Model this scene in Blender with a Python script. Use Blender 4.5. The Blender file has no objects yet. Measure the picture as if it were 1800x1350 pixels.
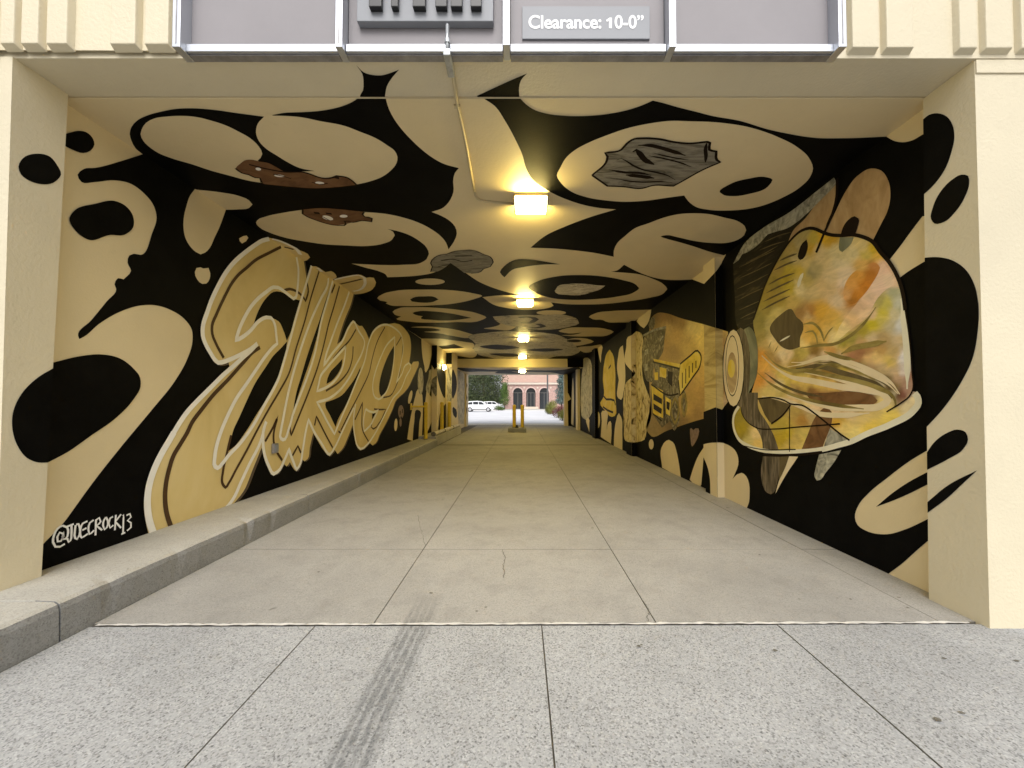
import bpy, bmesh, math, random
from mathutils import Vector, Matrix
from mathutils.geometry import delaunay_2d_cdt
random.seed(7)
R = math.radians
sc = bpy.context.scene
C = sc.collection

# ---------------------------------------------------------------- camera
FPX = 676.0                      # focal length in photograph pixels (1800 wide)
CAMZ = 1.385                     # camera height above the driveway
PITCH = R(1.3)
PX0, PY0 = 916.0, 708.0 - FPX * math.tan(PITCH)
cam = bpy.data.cameras.new('camera')
cam.sensor_width = 36.0
cam.lens = FPX / 1800.0 * 36.0
cam.shift_x = -(PX0 - 900.0) / 1800.0
cam.shift_y = (PY0 - 675.0) / 1800.0
cam.clip_start = 0.02
cam.clip_end = 2000.0
camo = bpy.data.objects.new('camera', cam)
camo.location = (0, 0, CAMZ)
camo.rotation_euler = (R(90) + PITCH, 0, 0)
C.objects.link(camo)
sc.camera = camo

# ---------------------------------------------------------------- sky, sun, exposure
SUN_EL, SUN_AZ = R(48), R(-4)     # bright overcast, light from behind the camera
w = bpy.data.worlds.new('World'); sc.world = w; w.use_nodes = True
wn = w.node_tree
bg = wn.nodes['Background']
sky = wn.nodes.new('ShaderNodeTexSky')
sky.sky_type = 'NISHITA'; sky.sun_disc = False
sky.sun_elevation = SUN_EL
sky.sun_rotation = R(180) + SUN_AZ
sky.air_density = 1.0; sky.dust_density = 4.0; sky.ozone_density = 1.0
hs = wn.nodes.new('ShaderNodeHueSaturation')
hs.inputs['Saturation'].default_value = 0.34      # cloud cover
wn.links.new(sky.outputs[0], hs.inputs['Color'])
wn.links.new(hs.outputs[0], bg.inputs['Color'])
bg.inputs['Strength'].default_value = 0.15
sun = bpy.data.lights.new('sun', 'SUN')
sun.energy = 1.0; sun.angle = R(50); sun.color = (1.0, 0.985, 0.965)
suno = bpy.data.objects.new('sun', sun)
suno.rotation_euler = (R(90) - SUN_EL, 0, SUN_AZ)
suno.location = (-2, -8, 12)
C.objects.link(suno)
sc.view_settings.view_transform = 'Standard'
sc.view_settings.look = 'None'
sc.view_settings.gamma = 1.0
sc.view_settings.use_curve_mapping = False
sc.view_settings.exposure = 0.48
sc.cycles.use_denoising = True
sc.cycles.max_bounces = 10
sc.cycles.diffuse_bounces = 6
sc.cycles.sample_clamp_indirect = 8.0

# ---------------------------------------------------------------- materials
def s2l(c):
    return tuple(((v / 255.0) / 12.92 if v / 255.0 <= 0.04045 else ((v / 255.0 + 0.055) / 1.055) ** 2.4) for v in c)

def newmat(name):
    m = bpy.data.materials.new(name); m.use_nodes = True
    return m, m.node_tree, m.node_tree.nodes['Principled BSDF']

def coords(nt, scale=(1, 1, 1), rot=(0, 0, 0)):
    tc = nt.nodes.new('ShaderNodeTexCoord'); mp = nt.nodes.new('ShaderNodeMapping')
    mp.inputs['Scale'].default_value = scale; mp.inputs['Rotation'].default_value = rot
    nt.links.new(tc.outputs['Object'], mp.inputs['Vector'])
    return mp.outputs[0]

def noise(nt, vec, scale, detail=4, rough=0.6, dist=0.0):
    n = nt.nodes.new('ShaderNodeTexNoise')
    n.inputs['Scale'].default_value = scale; n.inputs['Detail'].default_value = detail
    n.inputs['Roughness'].default_value = rough; n.inputs['Distortion'].default_value = dist
    nt.links.new(vec, n.inputs['Vector'])
    return n.outputs['Fac']

def ramp(nt, fac, stops):
    r = nt.nodes.new('ShaderNodeValToRGB')
    e = r.color_ramp.elements
    e[0].position, e[0].color = stops[0][0], (*stops[0][1], 1)
    e[1].position, e[1].color = stops[-1][0], (*stops[-1][1], 1)
    for p, c in stops[1:-1]:
        k = e.new(p); k.color = (*c, 1)
    nt.links.new(fac, r.inputs[0])
    return r.outputs[0]

def mixc(nt, fac, a, b, mode='MIX'):
    m = nt.nodes.new('ShaderNodeMix'); m.data_type = 'RGBA'; m.blend_type = mode
    for sock, v in ((m.inputs[0], fac), (m.inputs[6], a), (m.inputs[7], b)):
        if hasattr(v, 'links'): nt.links.new(v, sock)
        elif isinstance(v, tuple): sock.default_value = (*v, 1)
        else: sock.default_value = v
    return m.outputs[2]

def mathn(nt, op, a, b=0.0, clamp=False):
    m = nt.nodes.new('ShaderNodeMath'); m.operation = op; m.use_clamp = clamp
    for sock, v in ((m.inputs[0], a), (m.inputs[1], b)):
        if hasattr(v, 'links'): nt.links.new(v, sock)
        else: sock.default_value = v
    return m.outputs[0]

def bump(nt, bsdf, h, strength, dist=0.01):
    b = nt.nodes.new('ShaderNodeBump')
    b.inputs['Strength'].default_value = strength; b.inputs['Distance'].default_value = dist
    nt.links.new(h, b.inputs['Height']); nt.links.new(b.outputs[0], bsdf.inputs['Normal'])

def gray(v): return (v, v, v)

def plain(name, col, rough=0.6, metal=0.0, var=0.12, scale=6.0, bs=0.0, bscale=60.0, stretch=(1, 1, 1)):
    """colour with soft blotchy variation and optional fine relief"""
    m, nt, b = newmat(name)
    v = coords(nt, stretch)
    n = noise(nt, v, scale, 5, 0.65)
    d = tuple(c * (1 - var) for c in col); l = tuple(min(1, c * (1 + var)) for c in col)
    nt.links.new(ramp(nt, n, [(0.3, d), (0.7, l)]), b.inputs['Base Color'])
    b.inputs['Roughness'].default_value = rough; b.inputs['Metallic'].default_value = metal
    if bs: bump(nt, b, noise(nt, v, bscale, 3, 0.6), bs)
    return m

def brushed(name, cols, scale=3.0, stretch=(1, 1, 1), dist=1.2, rough=0.55, detail=5, rot=(0, 0, 0), lo=0.28, hi=0.72):
    """hand-brushed mural paint: several pigments blended along strokes"""
    m, nt, b = newmat(name)
    v = coords(nt, stretch, rot)
    n = noise(nt, v, scale, detail, 0.6, dist)
    k = len(cols) - 1
    st = [(lo + (hi - lo) * i / k, c) for i, c in enumerate(cols)]
    nt.links.new(ramp(nt, n, st), b.inputs['Base Color'])
    b.inputs['Roughness'].default_value = rough
    b.inputs['Specular IOR Level'].default_value = 0.12
    return m

TAN = (0.70, 0.585, 0.36)
def tan_paint(name, bs, bscale, col=TAN):
    m, nt, b = newmat(name)
    v = coords(nt)
    n1 = noise(nt, v, 0.7, 6, 0.6); n2 = noise(nt, v, 9.0, 5, 0.7)
    a = ramp(nt, n1, [(0.3, tuple(c * 0.9 for c in col)), (0.7, tuple(c * 1.05 for c in col))])
    # thin rubbed and dusty patches
    dirt = ramp(nt, n2, [(0.60, gray(0)), (0.8, gray(0.22))])
    c2 = mixc(nt, dirt, a, tuple(c * 0.72 for c in col))
    nt.links.new(c2, b.inputs['Base Color'])
    b.inputs['Roughness'].default_value = 0.55
    bump(nt, b, noise(nt, v, bscale, 3, 0.55), bs, 0.006)
    return m
M = {}
M['tan'] = tan_paint('tan_wall_paint', 0.25, 70)
M['stucco'] = tan_paint('cream_stucco', 0.55, 48, (0.64, 0.572, 0.412))
M['ceil'] = tan_paint('tan_ceiling_paint', 0.25, 40)
def black_paint():
    m, nt, b = newmat('black_wall_paint')
    v = coords(nt)
    n = noise(nt, v, 3.0, 6, 0.7)
    nt.links.new(ramp(nt, n, [(0.35, (0.0022, 0.0022, 0.0021)), (0.75, (0.0055, 0.0053, 0.0048))]), b.inputs['Base Color'])
    b.inputs['Roughness'].default_value = 0.55
    b.inputs['Specular IOR Level'].default_value = 0.04
    bump(nt, b, noise(nt, v, 55, 3, 0.6), 0.2, 0.005)
    return m
M['black'] = black_paint()
M['gold'] = brushed('letter_tan', [(0.58, 0.445, 0.185), (0.68, 0.54, 0.245), (0.74, 0.61, 0.32)], 1.1, (1, 1, 0.6), 0.6)
M['white'] = plain('white_line_paint', (0.86, 0.85, 0.80), 0.5, var=0.05)
M['brown'] = plain('brown_line_paint', (0.075, 0.042, 0.020), 0.5, var=0.15)
M['brownrim'] = plain('brown_shade_paint', (0.085, 0.058, 0.035), 0.7, var=0.2)
M['spray'] = plain('white_spray', (0.82, 0.82, 0.82), 0.6, var=0.1, scale=30)
M['ink'] = plain('dark_ink', (0.012, 0.007, 0.005), 0.5, var=0.2)
M['ink'].node_tree.nodes['Principled BSDF'].inputs['Specular IOR Level'].default_value = 0.05
M['brown'].node_tree.nodes['Principled BSDF'].inputs['Specular IOR Level'].default_value = 0.1
M['rust'] = brushed('rust_rock', [(0.09, 0.042, 0.02), (0.17, 0.085, 0.04), (0.23, 0.125, 0.06)], 2.2, (1, 2, 1), 1.5)
M['rockgray'] = brushed('gray_rock', [(0.05, 0.045, 0.036), (0.16, 0.145, 0.11), (0.27, 0.25, 0.20), (0.19, 0.17, 0.13)], 3.0, (0.7, 3.2, 1), 2.4, detail=8)
M['boulder'] = brushed('boulder_streaks', [(0.03, 0.027, 0.022), (0.30, 0.27, 0.22), (0.66, 0.61, 0.52), (0.42, 0.38, 0.31), (0.70, 0.66, 0.57)], 2.2, (0.7, 1.5, 1), 3.0, detail=7, lo=0.33, hi=0.62)
M['rockpale'] = brushed('pale_rock', [(0.045, 0.04, 0.035), (0.28, 0.26, 0.21), (0.60, 0.56, 0.46), (0.40, 0.36, 0.29)], 2.6, (2.2, 1.2, 0.7), 2.5, detail=8)
M['fur'] = brushed('brown_fur', [(0.34, 0.215, 0.095), (0.46, 0.31, 0.15), (0.56, 0.41, 0.225)], 6.0, (1, 1.5, 0.7), 0.5, rot=(R(35), 0, 0), detail=7)
M['furdark'] = brushed('dark_fur', [(0.004, 0.004, 0.003), (0.014, 0.011, 0.007), (0.10, 0.075, 0.038)], 4.5, (1, 0.55, 3.2), 0.7, rot=(R(-30), 0, 0), detail=7, lo=0.36, hi=0.74)
M['snow'] = brushed('pale_streak', [(0.08, 0.08, 0.065), (0.34, 0.33, 0.26), (0.60, 0.58, 0.46)], 5.0, (1, 1.4, 1.4), 1.5)
M['hat'] = brushed('hat_yellow', [(0.30, 0.22, 0.055), (0.58, 0.45, 0.16), (0.66, 0.55, 0.30), (0.50, 0.40, 0.11), (0.64, 0.56, 0.34)], 1.5, (1, 0.6, 1.7), 1.6, rot=(R(-30), 0, 0), lo=0.3, hi=0.68)
M['hatlow'] = brushed('hat_ochre', [(0.22, 0.14, 0.04), (0.52, 0.38, 0.13), (0.64, 0.53, 0.27), (0.42, 0.29, 0.09)], 2.0, (1, 0.5, 2.2), 1.2, rot=(R(18), 0, 0))
M['cream'] = brushed('hat_cream', [(0.66, 0.54, 0.34), (0.76, 0.65, 0.44), (0.70, 0.59, 0.36)], 1.6, (1, 1, 1), 1.0)
M['orange'] = brushed('hat_orange', [(0.40, 0.17, 0.03), (0.54, 0.30, 0.075), (0.60, 0.38, 0.15)], 2.4, (1, 1, 1), 1.0)
M['yellow'] = brushed('hat_bright_yellow', [(0.56, 0.40, 0.03), (0.72, 0.54, 0.06), (0.72, 0.60, 0.20)], 2.4, (1, 1, 1), 1.0)
M['olive'] = brushed('hat_olive', [(0.12, 0.09, 0.026), (0.27, 0.21, 0.06), (0.40, 0.33, 0.11)], 2.4, (1, 0.6, 1.6), 1.2)
M['umber'] = brushed('hat_umber', [(0.05, 0.035, 0.016), (0.105, 0.078, 0.036), (0.15, 0.115, 0.05)], 2.2, (1, 1.6, 0.7), 1.4)
M['mauve'] = brushed('hat_mauve', [(0.34, 0.23, 0.12), (0.50, 0.37, 0.20), (0.60, 0.48, 0.27)], 1.6, (1, 0.6, 1.5), 1.2)
M['sheen'] = plain('hat_highlight', (0.78, 0.75, 0.60), 0.5, var=0.1, scale=4)
M['strap'] = brushed('strap_gray', [(0.035, 0.028, 0.018), (0.12, 0.095, 0.06), (0.27, 0.22, 0.15)], 6.0, (1, 3.0, 0.45), 0.8)
M['sienna'] = brushed('sienna_strip', [(0.10, 0.045, 0.018), (0.17, 0.085, 0.033), (0.22, 0.12, 0.05)], 5, (1, 1, 1), 1.5)
M['teal'] = brushed('lamp_teal', [(0.05, 0.055, 0.035), (0.17, 0.18, 0.115), (0.36, 0.36, 0.24)], 2.2, (1, 1, 0.6), 0.8)
M['field'] = brushed('sand_field', [(0.20, 0.14, 0.045), (0.45, 0.34, 0.125), (0.58, 0.46, 0.19), (0.36, 0.26, 0.085)], 1.6, (1, 0.5, 2.4), 1.5)
M['cliff'] = brushed('cliff_streaks', [(0.10, 0.07, 0.028), (0.34, 0.245, 0.095), (0.50, 0.39, 0.18)], 2.4, (1, 2.4, 0.45), 1.2)
M['steelpaint'] = brushed('machine_gray', [(0.02, 0.017, 0.010), (0.13, 0.11, 0.065), (0.46, 0.41, 0.26)], 3.2, (1, 1.4, 1.4), 2.5, detail=8)
M['truck'] = brushed('truck_yellow', [(0.52, 0.36, 0.02), (0.76, 0.58, 0.07), (0.78, 0.66, 0.22)], 2.4, (1, 1, 1), 0.8)
M['spots'] = brushed('spotted_stone', [(0.05, 0.035, 0.014), (0.40, 0.30, 0.13), (0.62, 0.51, 0.26), (0.66, 0.57, 0.32)], 5.5, (1, 1.5, 1.0), 0.6, detail=3, lo=0.32, hi=0.6)
M['skull'] = plain('skull_pink', (0.20, 0.13, 0.09), 0.6, var=0.4, scale=20)
def rectlight(name, col, strength):
    m, nt, b = newmat(name)
    b.inputs['Base Color'].default_value = (*col, 1)
    b.inputs['Emission Color'].default_value = (*col, 1)
    b.inputs['Emission Strength'].default_value = strength
    return m
LAMP = (1.0, 0.77, 0.24)
M['lamp'] = rectlight('lit_lens', LAMP, 125.0)
M['lampw'] = rectlight('lit_wall_lens', (1.0, 0.82, 0.32), 80.0)
M['metal'] = plain('aluminium', (0.55, 0.57, 0.61), 0.42, 0.85, var=0.06, scale=2, stretch=(1, 1, 1))
M['metaldark'] = plain('aged_aluminium', (0.30, 0.29, 0.29), 0.5, 0.6, var=0.3, scale=9)
M['panel'] = plain('lilac_gray_panel', (0.255, 0.238, 0.247), 0.6, var=0.07, scale=1.6)
M['signgray'] = plain('sign_gray', (0.235, 0.245, 0.265), 0.5, var=0.04, scale=2)
M['signtext'] = plain('sign_white', (0.85, 0.85, 0.85), 0.5, var=0.02)
M['letter'] = plain('letter_black', (0.012, 0.012, 0.012), 0.4, var=0.1)
M['galv'] = plain('galvanised', (0.45, 0.47, 0.48), 0.4, 0.7, var=0.2, scale=30)
M['conduit'] = plain('painted_conduit', (0.55, 0.46, 0.28), 0.5, var=0.08)
M['bollard'] = plain('bollard_yellow', (0.60, 0.42, 0.02), 0.45, var=0.15, scale=12)
M['whitepipe'] = plain('scuffed_white_pipe', (0.50, 0.46, 0.38), 0.6, var=0.35, scale=9)
M['rubber'] = plain('black_rubber', (0.02, 0.02, 0.02), 0.7)

def gradpaint():
    """blended mural colours held on the paint film, broken up by brush marks"""
    m, nt, b = newmat('blended_mural_paint')
    a = nt.nodes.new('ShaderNodeVertexColor'); a.layer_name = 'pigment'
    v = coords(nt, (1, 0.7, 1.8), (R(-25), 0, 0))
    n = ramp(nt, noise(nt, v, 7.0, 6, 0.65, 1.5), [(0.3, gray(0.82)), (0.7, gray(1.16))])
    nt.links.new(mixc(nt, 1.0, a.outputs[0], n, 'MULTIPLY'), b.inputs['Base Color'])
    b.inputs['Roughness'].default_value = 0.5
    b.inputs['Specular IOR Level'].default_value = 0.15
    return m
M['grad'] = gradpaint()
def concrete(name, base, speck, dark, tyre=False, stain=0.42):
    m, nt, b = newmat(name)
    v = coords(nt)
    big = noise(nt, v, 0.55, 6, 0.62, 0.4)
    mid = noise(nt, v, 3.2, 6, 0.7)
    fine = noise(nt, v, 150, 3, 0.8)
    c = ramp(nt, big, [(0.28, tuple(x * 0.80 for x in base)), (0.5, base), (0.75, tuple(x * 1.10 for x in base))])
    c = mixc(nt, ramp(nt, mid, [(0.48, gray(0)), (0.78, gray(stain))]), c, tuple(x * 0.62 for x in base))
    # aggregate: pale grit and dark stones
    vo = nt.nodes.new('ShaderNodeTexVoronoi'); vo.inputs['Scale'].default_value = 150
    nt.links.new(v, vo.inputs['Vector'])
    sep = nt.nodes.new('ShaderNodeSeparateColor'); nt.links.new(vo.outputs['Color'], sep.inputs[0])
    gl = ramp(nt, sep.outputs[0], [(0.0, gray(1 - speck)), (0.35, gray(1.0)), (0.8, gray(1.0)), (1.0, gray(1 + 0.55 * speck))])
    c = mixc(nt, 1.0, c, gl, 'MULTIPLY')
    vo2 = nt.nodes.new('ShaderNodeTexVoronoi'); vo2.inputs['Scale'].default_value = 46
    nt.links.new(v, vo2.inputs['Vector'])
    sep2 = nt.nodes.new('ShaderNodeSeparateColor'); nt.links.new(vo2.outputs['Color'], sep2.inputs[0])
    near = ramp(nt, vo2.outputs['Distance'], [(0.16, gray(1)), (0.30, gray(0))])
    few = ramp(nt, sep2.outputs[1], [(0.80, gray(0)), (0.84, gray(dark))])
    c = mixc(nt, mathn(nt, 'MULTIPLY', near, few), c, tuple(x * 0.22 for x in base))
    c = mixc(nt, 1.0, c, ramp(nt, fine, [(0.25, gray(0.84)), (0.75, gray(1.14))]), 'MULTIPLY')
    # a few oil and gum spots
    spot = noise(nt, v, 7.5, 2, 0.4)
    c = mixc(nt, ramp(nt, spot, [(0.765, gray(0)), (0.80, gray(0.55))]), c, tuple(x * 0.25 for x in base))
    if tyre:      # black rubber laid by a spinning tyre: four tread lines ending just inside the passage
        sx = nt.nodes.new('ShaderNodeSeparateXYZ'); nt.links.new(v, sx.inputs[0])
        y = sx.outputs[1]
        xc = mathn(nt, 'SUBTRACT', sx.outputs[0], -0.665)
        xc = mathn(nt, 'SUBTRACT', xc, mathn(nt, 'MULTIPLY', y, 0.0045))
        wob = mathn(nt, 'MULTIPLY', mathn(nt, 'SUBTRACT', noise(nt, v, 2.0, 2), 0.5), 0.03)
        xc = mathn(nt, 'ADD', xc, wob)
        ab = mathn(nt, 'ABSOLUTE', xc)
        inside = ramp(nt, ab, [(0.075, gray(1)), (0.105, gray(0))])
        ln = mathn(nt, 'SINE', mathn(nt, 'MULTIPLY', xc, 140.0))
        ln = ramp(nt, mathn(nt, 'MULTIPLY_ADD', ln, 0.5), [(0.0, gray(0.35)), (0.5, gray(1))])
        end = ramp(nt, mathn(nt, 'DIVIDE', y, 4.0), [(0.60, gray(1)), (0.715, gray(0))])
        brk = ramp(nt, noise(nt, coords(nt, (1, 0.35, 1)), 38, 4, 0.7), [(0.30, gray(0.25)), (0.62, gray(1))])
        f = mathn(nt, 'MULTIPLY', mathn(nt, 'MULTIPLY', inside, ln), mathn(nt, 'MULTIPLY', end, brk))
        c = mixc(nt, mathn(nt, 'MULTIPLY', f, 0.62), c, (0.055, 0.06, 0.065))
    nt.links.new(c, b.inputs['Base Color'])
    b.inputs['Roughness'].default_value = 0.82
    bump(nt, b, noise(nt, v, 170, 3, 0.7), 0.25, 0.004)
    return m
M['slabin'] = concrete('passage_concrete', (0.325, 0.315, 0.292), 0.22, 0.25, True, 0.62)
M['slabout'] = concrete('aggregate_concrete', (0.35, 0.357, 0.36), 0.5, 0.8, True)
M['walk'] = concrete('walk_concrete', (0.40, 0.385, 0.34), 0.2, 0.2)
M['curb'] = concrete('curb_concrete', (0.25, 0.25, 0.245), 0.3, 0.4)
M['joint'] = plain('joint_dirt', (0.13, 0.12, 0.10), 0.9, var=0.3, scale=30)
M['lip'] = plain('pale_concrete_lip', (0.58, 0.565, 0.53), 0.8, var=0.25, scale=14)
M['asphalt'] = plain('pale_asphalt', (0.66, 0.66, 0.67), 0.9, var=0.1, scale=0.4)
M['earth'] = plain('ground_dirt', (0.22, 0.20, 0.17), 0.95, var=0.2, scale=1)

# ---------------------------------------------------------------- objects
def tag(o, label=None, cat=None, group=None, kind=None):
    for k, v in (('label', label), ('category', cat), ('group', group), ('kind', kind)):
        if v: o[k] = v
    return o

def empty(name, loc=(0, 0, 0)):
    o = bpy.data.objects.new(name, None); o.location = loc; o.empty_display_size = 0.2
    C.objects.link(o); return o

def wmat(o):
    m = Matrix.LocRotScale(o.location, o.rotation_euler, o.scale)
    return wmat(o.parent) @ o.matrix_parent_inverse @ m if o.parent else m

def link(name, me, mat, parent=None):
    o = bpy.data.objects.new(name, me); C.objects.link(o)
    if mat is not None:
        for mm in (mat if isinstance(mat, list) else [mat]): me.materials.append(mm)
    if parent is not None:
        o.parent = parent; o.matrix_parent_inverse = wmat(parent).inverted()
    return o

class MB:
    """collects vertices and faces of one mesh"""
    def __init__(s): s.v = []; s.f = []; s.mi = []
    def add(s, vs, fs, mi=0):
        n = len(s.v); s.v += [tuple(v) for v in vs]
        s.f += [tuple(n + i for i in f) for f in fs]; s.mi += [mi] * len(fs)
    def box(s, x0, x1, y0, y1, z0, z1, mi=0, skew=0.0):
        vs = [(x, y + skew * x, z) for z in (z0, z1) for y in (y0, y1) for x in (x0, x1)]
        s.add(vs, [(0, 2, 3, 1), (4, 5, 7, 6), (0, 1, 5, 4), (2, 6, 7, 3), (0, 4, 6, 2), (1, 3, 7, 5)], mi)
        return s
    def prism(s, pts, axis, a, b, mi=0):
        """extrude a 2D outline; axis 'x' (pts y,z), 'y' (pts x,z), 'z' (pts x,y)"""
        def P(p, t): return {'x': (t, p[0], p[1]), 'y': (p[0], t, p[1]), 'z': (p[0], p[1], t)}[axis]
        n = len(pts)
        s.add([P(p, a) for p in pts] + [P(p, b) for p in pts],
              [tuple(range(n))[::-1], tuple(range(n, 2 * n))] + [(i, (i + 1) % n, n + (i + 1) % n, n + i) for i in range(n)], mi)
        return s
    def tube(s, path, r, seg=10, mi=0, cap=True):
        path = [Vector(p) for p in path]; rings = []
        for i, p in enumerate(path):
            d = (path[min(i + 1, len(path) - 1)] - path[max(i - 1, 0)]).normalized()
            a = d.orthogonal().normalized() if i == 0 else (rings[-1][1] - d * rings[-1][1].dot(d)).normalized()
            b = d.cross(a); rr = r[i] if isinstance(r, (list, tuple)) else r
            rings.append(([p + (a * math.cos(2 * math.pi * k / seg) + b * math.sin(2 * math.pi * k / seg)) * rr for k in range(seg)], a))
        vs = [v for q, _ in rings for v in q]; fs = []
        for i in range(len(rings) - 1):
            for k in range(seg):
                fs.append((i * seg + k, i * seg + (k + 1) % seg, (i + 1) * seg + (k + 1) % seg, (i + 1) * seg + k))
        if cap: fs += [tuple(range(seg))[::-1], tuple(range(len(vs) - seg, len(vs)))]
        s.add(vs, fs, mi); return s
    def build(s, name, mat, parent=None, smooth=False, bevel=0.0):
        me = bpy.data.meshes.new(name); me.from_pydata(s.v, [], s.f)
        if any(s.mi): me.polygons.foreach_set('material_index', s.mi)
        if smooth: me.polygons.foreach_set('use_smooth', [True] * len(s.f))
        if bevel:
            bm = bmesh.new(); bm.from_mesh(me)
            bmesh.ops.bevel(bm, geom=list(bm.edges), offset=bevel, segments=2, affect='EDGES', profile=0.6)
            bm.to_mesh(me); bm.free()
        me.update()
        return link(name, me, mat, parent)

# ---------------------------------------------------------------- photogrammetry: pixel of the photo -> point on a real plane
_c, _s = math.cos(PITCH), math.sin(PITCH)
def ray(px, py):
    x, y = (px - PX0) / FPX, -(py - PY0) / FPX
    return Vector((x, _c - y * _s, _s + y * _c))         # camera looks along +Y, pitched up a little
CAM = Vector((0, 0, CAMZ))

XL, XR = -3.31, 2.98              # passage wall faces
ZS = 3.562                        # soffit under the front beam
XJL, XJR = -3.198, 2.879          # pilaster faces, 10 cm proud of the walls
SK = 0.005                        # the street front is half a degree out of square
DF, DS = 2.382, 2.689              # street face, seam behind the front beam
DEND = 23.4                       # far mouth of the passage
def ZC(d): return 3.560 - 0.0042 * (d - 2.7)   # ceiling falls slightly

class Surf:
    def __init__(s, o, u, v, n, bounds):
        s.o, s.u, s.v, s.n, s.b = Vector(o), Vector(u).normalized(), Vector(v).normalized(), Vector(n).normalized(), bounds
        s.obj = None; s.edge = None
    def uv(s, px, py):
        r = ray(px, py); t = (s.o - CAM).dot(s.n) / r.dot(s.n)
        if t <= 0: t = 400.0
        p = CAM + r * t - s.o
        return (p.dot(s.u), p.dot(s.v))
    def pt(s, q, off): return s.o + s.u * q[0] + s.v * q[1] + s.n * off

S = {}
S['L'] = Surf((XL, 0, 0), (0, 1, 0), (0, 0, 1), (1, 0, 0), (DS - 0.1, DEND, 0.0, 3.556))
S['R'] = Surf((XR, 0, 0), (0, 1, 0), (0, 0, 1), (-1, 0, 0), (DS, DEND, 0.0, 3.556))
S['LJ'] = Surf((XJL, 0, 0), (0, 1, 0), (0, 0, 1), (1, 0, 0), (DF - 0.008, DS + 0.3, 0.0, ZS))
S['RJ'] = Surf((XJR, 0, 0), (0, 1, 0), (0, 0, 1), (-1, 0, 0), (DF + 0.014, DS + 0.3, 0.0, ZS))
S['C'] = Surf((0, 0, ZC(0)), (1, 0, 0), (0, 1, -0.0042), (0, -0.0042, -1), (XL, XR, DS + 0.012, 18.4))
S['S'] = Surf((0, 0, ZS), (1, 0, 0), (0, 1, 0), (0, 0, -1), (XL, XR, DF, DS - 0.002))

def parse(s):
    out = []
    for t in s.split():
        c = t.endswith('!'); a, b = t.rstrip('!').split(',')
        out.append((float(a), float(b), c))
    return out

def smooth(P, closed=True, step=5.0):
    """Catmull-Rom through the points; '!' marks a sharp corner"""
    n = len(P); out = []
    for i in range(n if closed else n - 1):
        p1, p2 = P[i], P[(i + 1) % n]
        p0 = P[i - 1] if (closed or i > 0) else p1
        p3 = P[(i + 2) % n] if (closed or i + 2 < n) else p2
        if p1[2]: p0 = p1
        if p2[2]: p3 = p2
        L = math.hypot(p2[0] - p1[0], p2[1] - p1[1])
        k = max(1, min(10, int(L / step)))
        if p1[2] and p2[2]: k = 1
        d01 = math.hypot(p1[0] - p0[0], p1[1] - p0[1]); d23 = math.hypot(p3[0] - p2[0], p3[1] - p2[1])
        def tan(a, b, c, da, db):       # non-uniform tangent scaled to this segment
            if da < 1e-6: return ((c[0] - b[0]), (c[1] - b[1]))
            if db < 1e-6: return ((b[0] - a[0]) / da * L, (b[1] - a[1]) / da * L)
            w1 = db / (da + db)
            return tuple((((b[j] - a[j]) / da) * w1 + ((c[j] - b[j]) / db) * (1 - w1)) * L for j in (0, 1))
        m1 = tan(p0, p1, p2, d01, L); m2 = tan(p1, p2, p3, L, d23)
        for q in range(k):
            t = q / k; t2 = t * t; t3 = t2 * t
            h = (2 * t3 - 3 * t2 + 1, t3 - 2 * t2 + t, -2 * t3 + 3 * t2, t3 - t2)
            out.append(tuple(h[0] * p1[j] + h[1] * m1[j] + h[2] * p2[j] + h[3] * m2[j] for j in (0, 1)))
    if not closed: out.append((P[-1][0], P[-1][1]))
    return out

def clip(poly, b):
    for ax, lim, sg in ((0, b[0], 1), (0, b[1], -1), (1, b[2], 1), (1, b[3], -1)):
        out = []
        for i in range(len(poly)):
            a, c = poly[i - 1], poly[i]
            ia, ic = (a[ax] - lim) * sg >= 0, (c[ax] - lim) * sg >= 0
            if ia != ic:
                t = (lim - a[ax]) / (c[ax] - a[ax])
                out.append((a[0] + (c[0] - a[0]) * t, a[1] + (c[1] - a[1]) * t))
            if ic: out.append(c)
        poly = out
        if not poly: return []
    return poly

def clipedge(poly, ub, ut, vt):
    """keep u below the line from ub (v=0) to ut (v=vt)"""
    f = lambda p: ub + (ut - ub) * p[1] / vt - p[0]
    out = []
    for i in range(len(poly)):
        a, c = poly[i - 1], poly[i]; fa, fc = f(a), f(c)
        if (fa >= 0) != (fc >= 0):
            t = fa / (fa - fc); out.append((a[0] + (c[0] - a[0]) * t, a[1] + (c[1] - a[1]) * t))
        if fc >= 0: out.append(c)
    return out

def fill(poly):
    vs, es, fs, *_ = delaunay_2d_cdt([Vector(p) for p in poly], [], [list(range(len(poly)))], 1, 1e-5)
    return vs, fs

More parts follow.
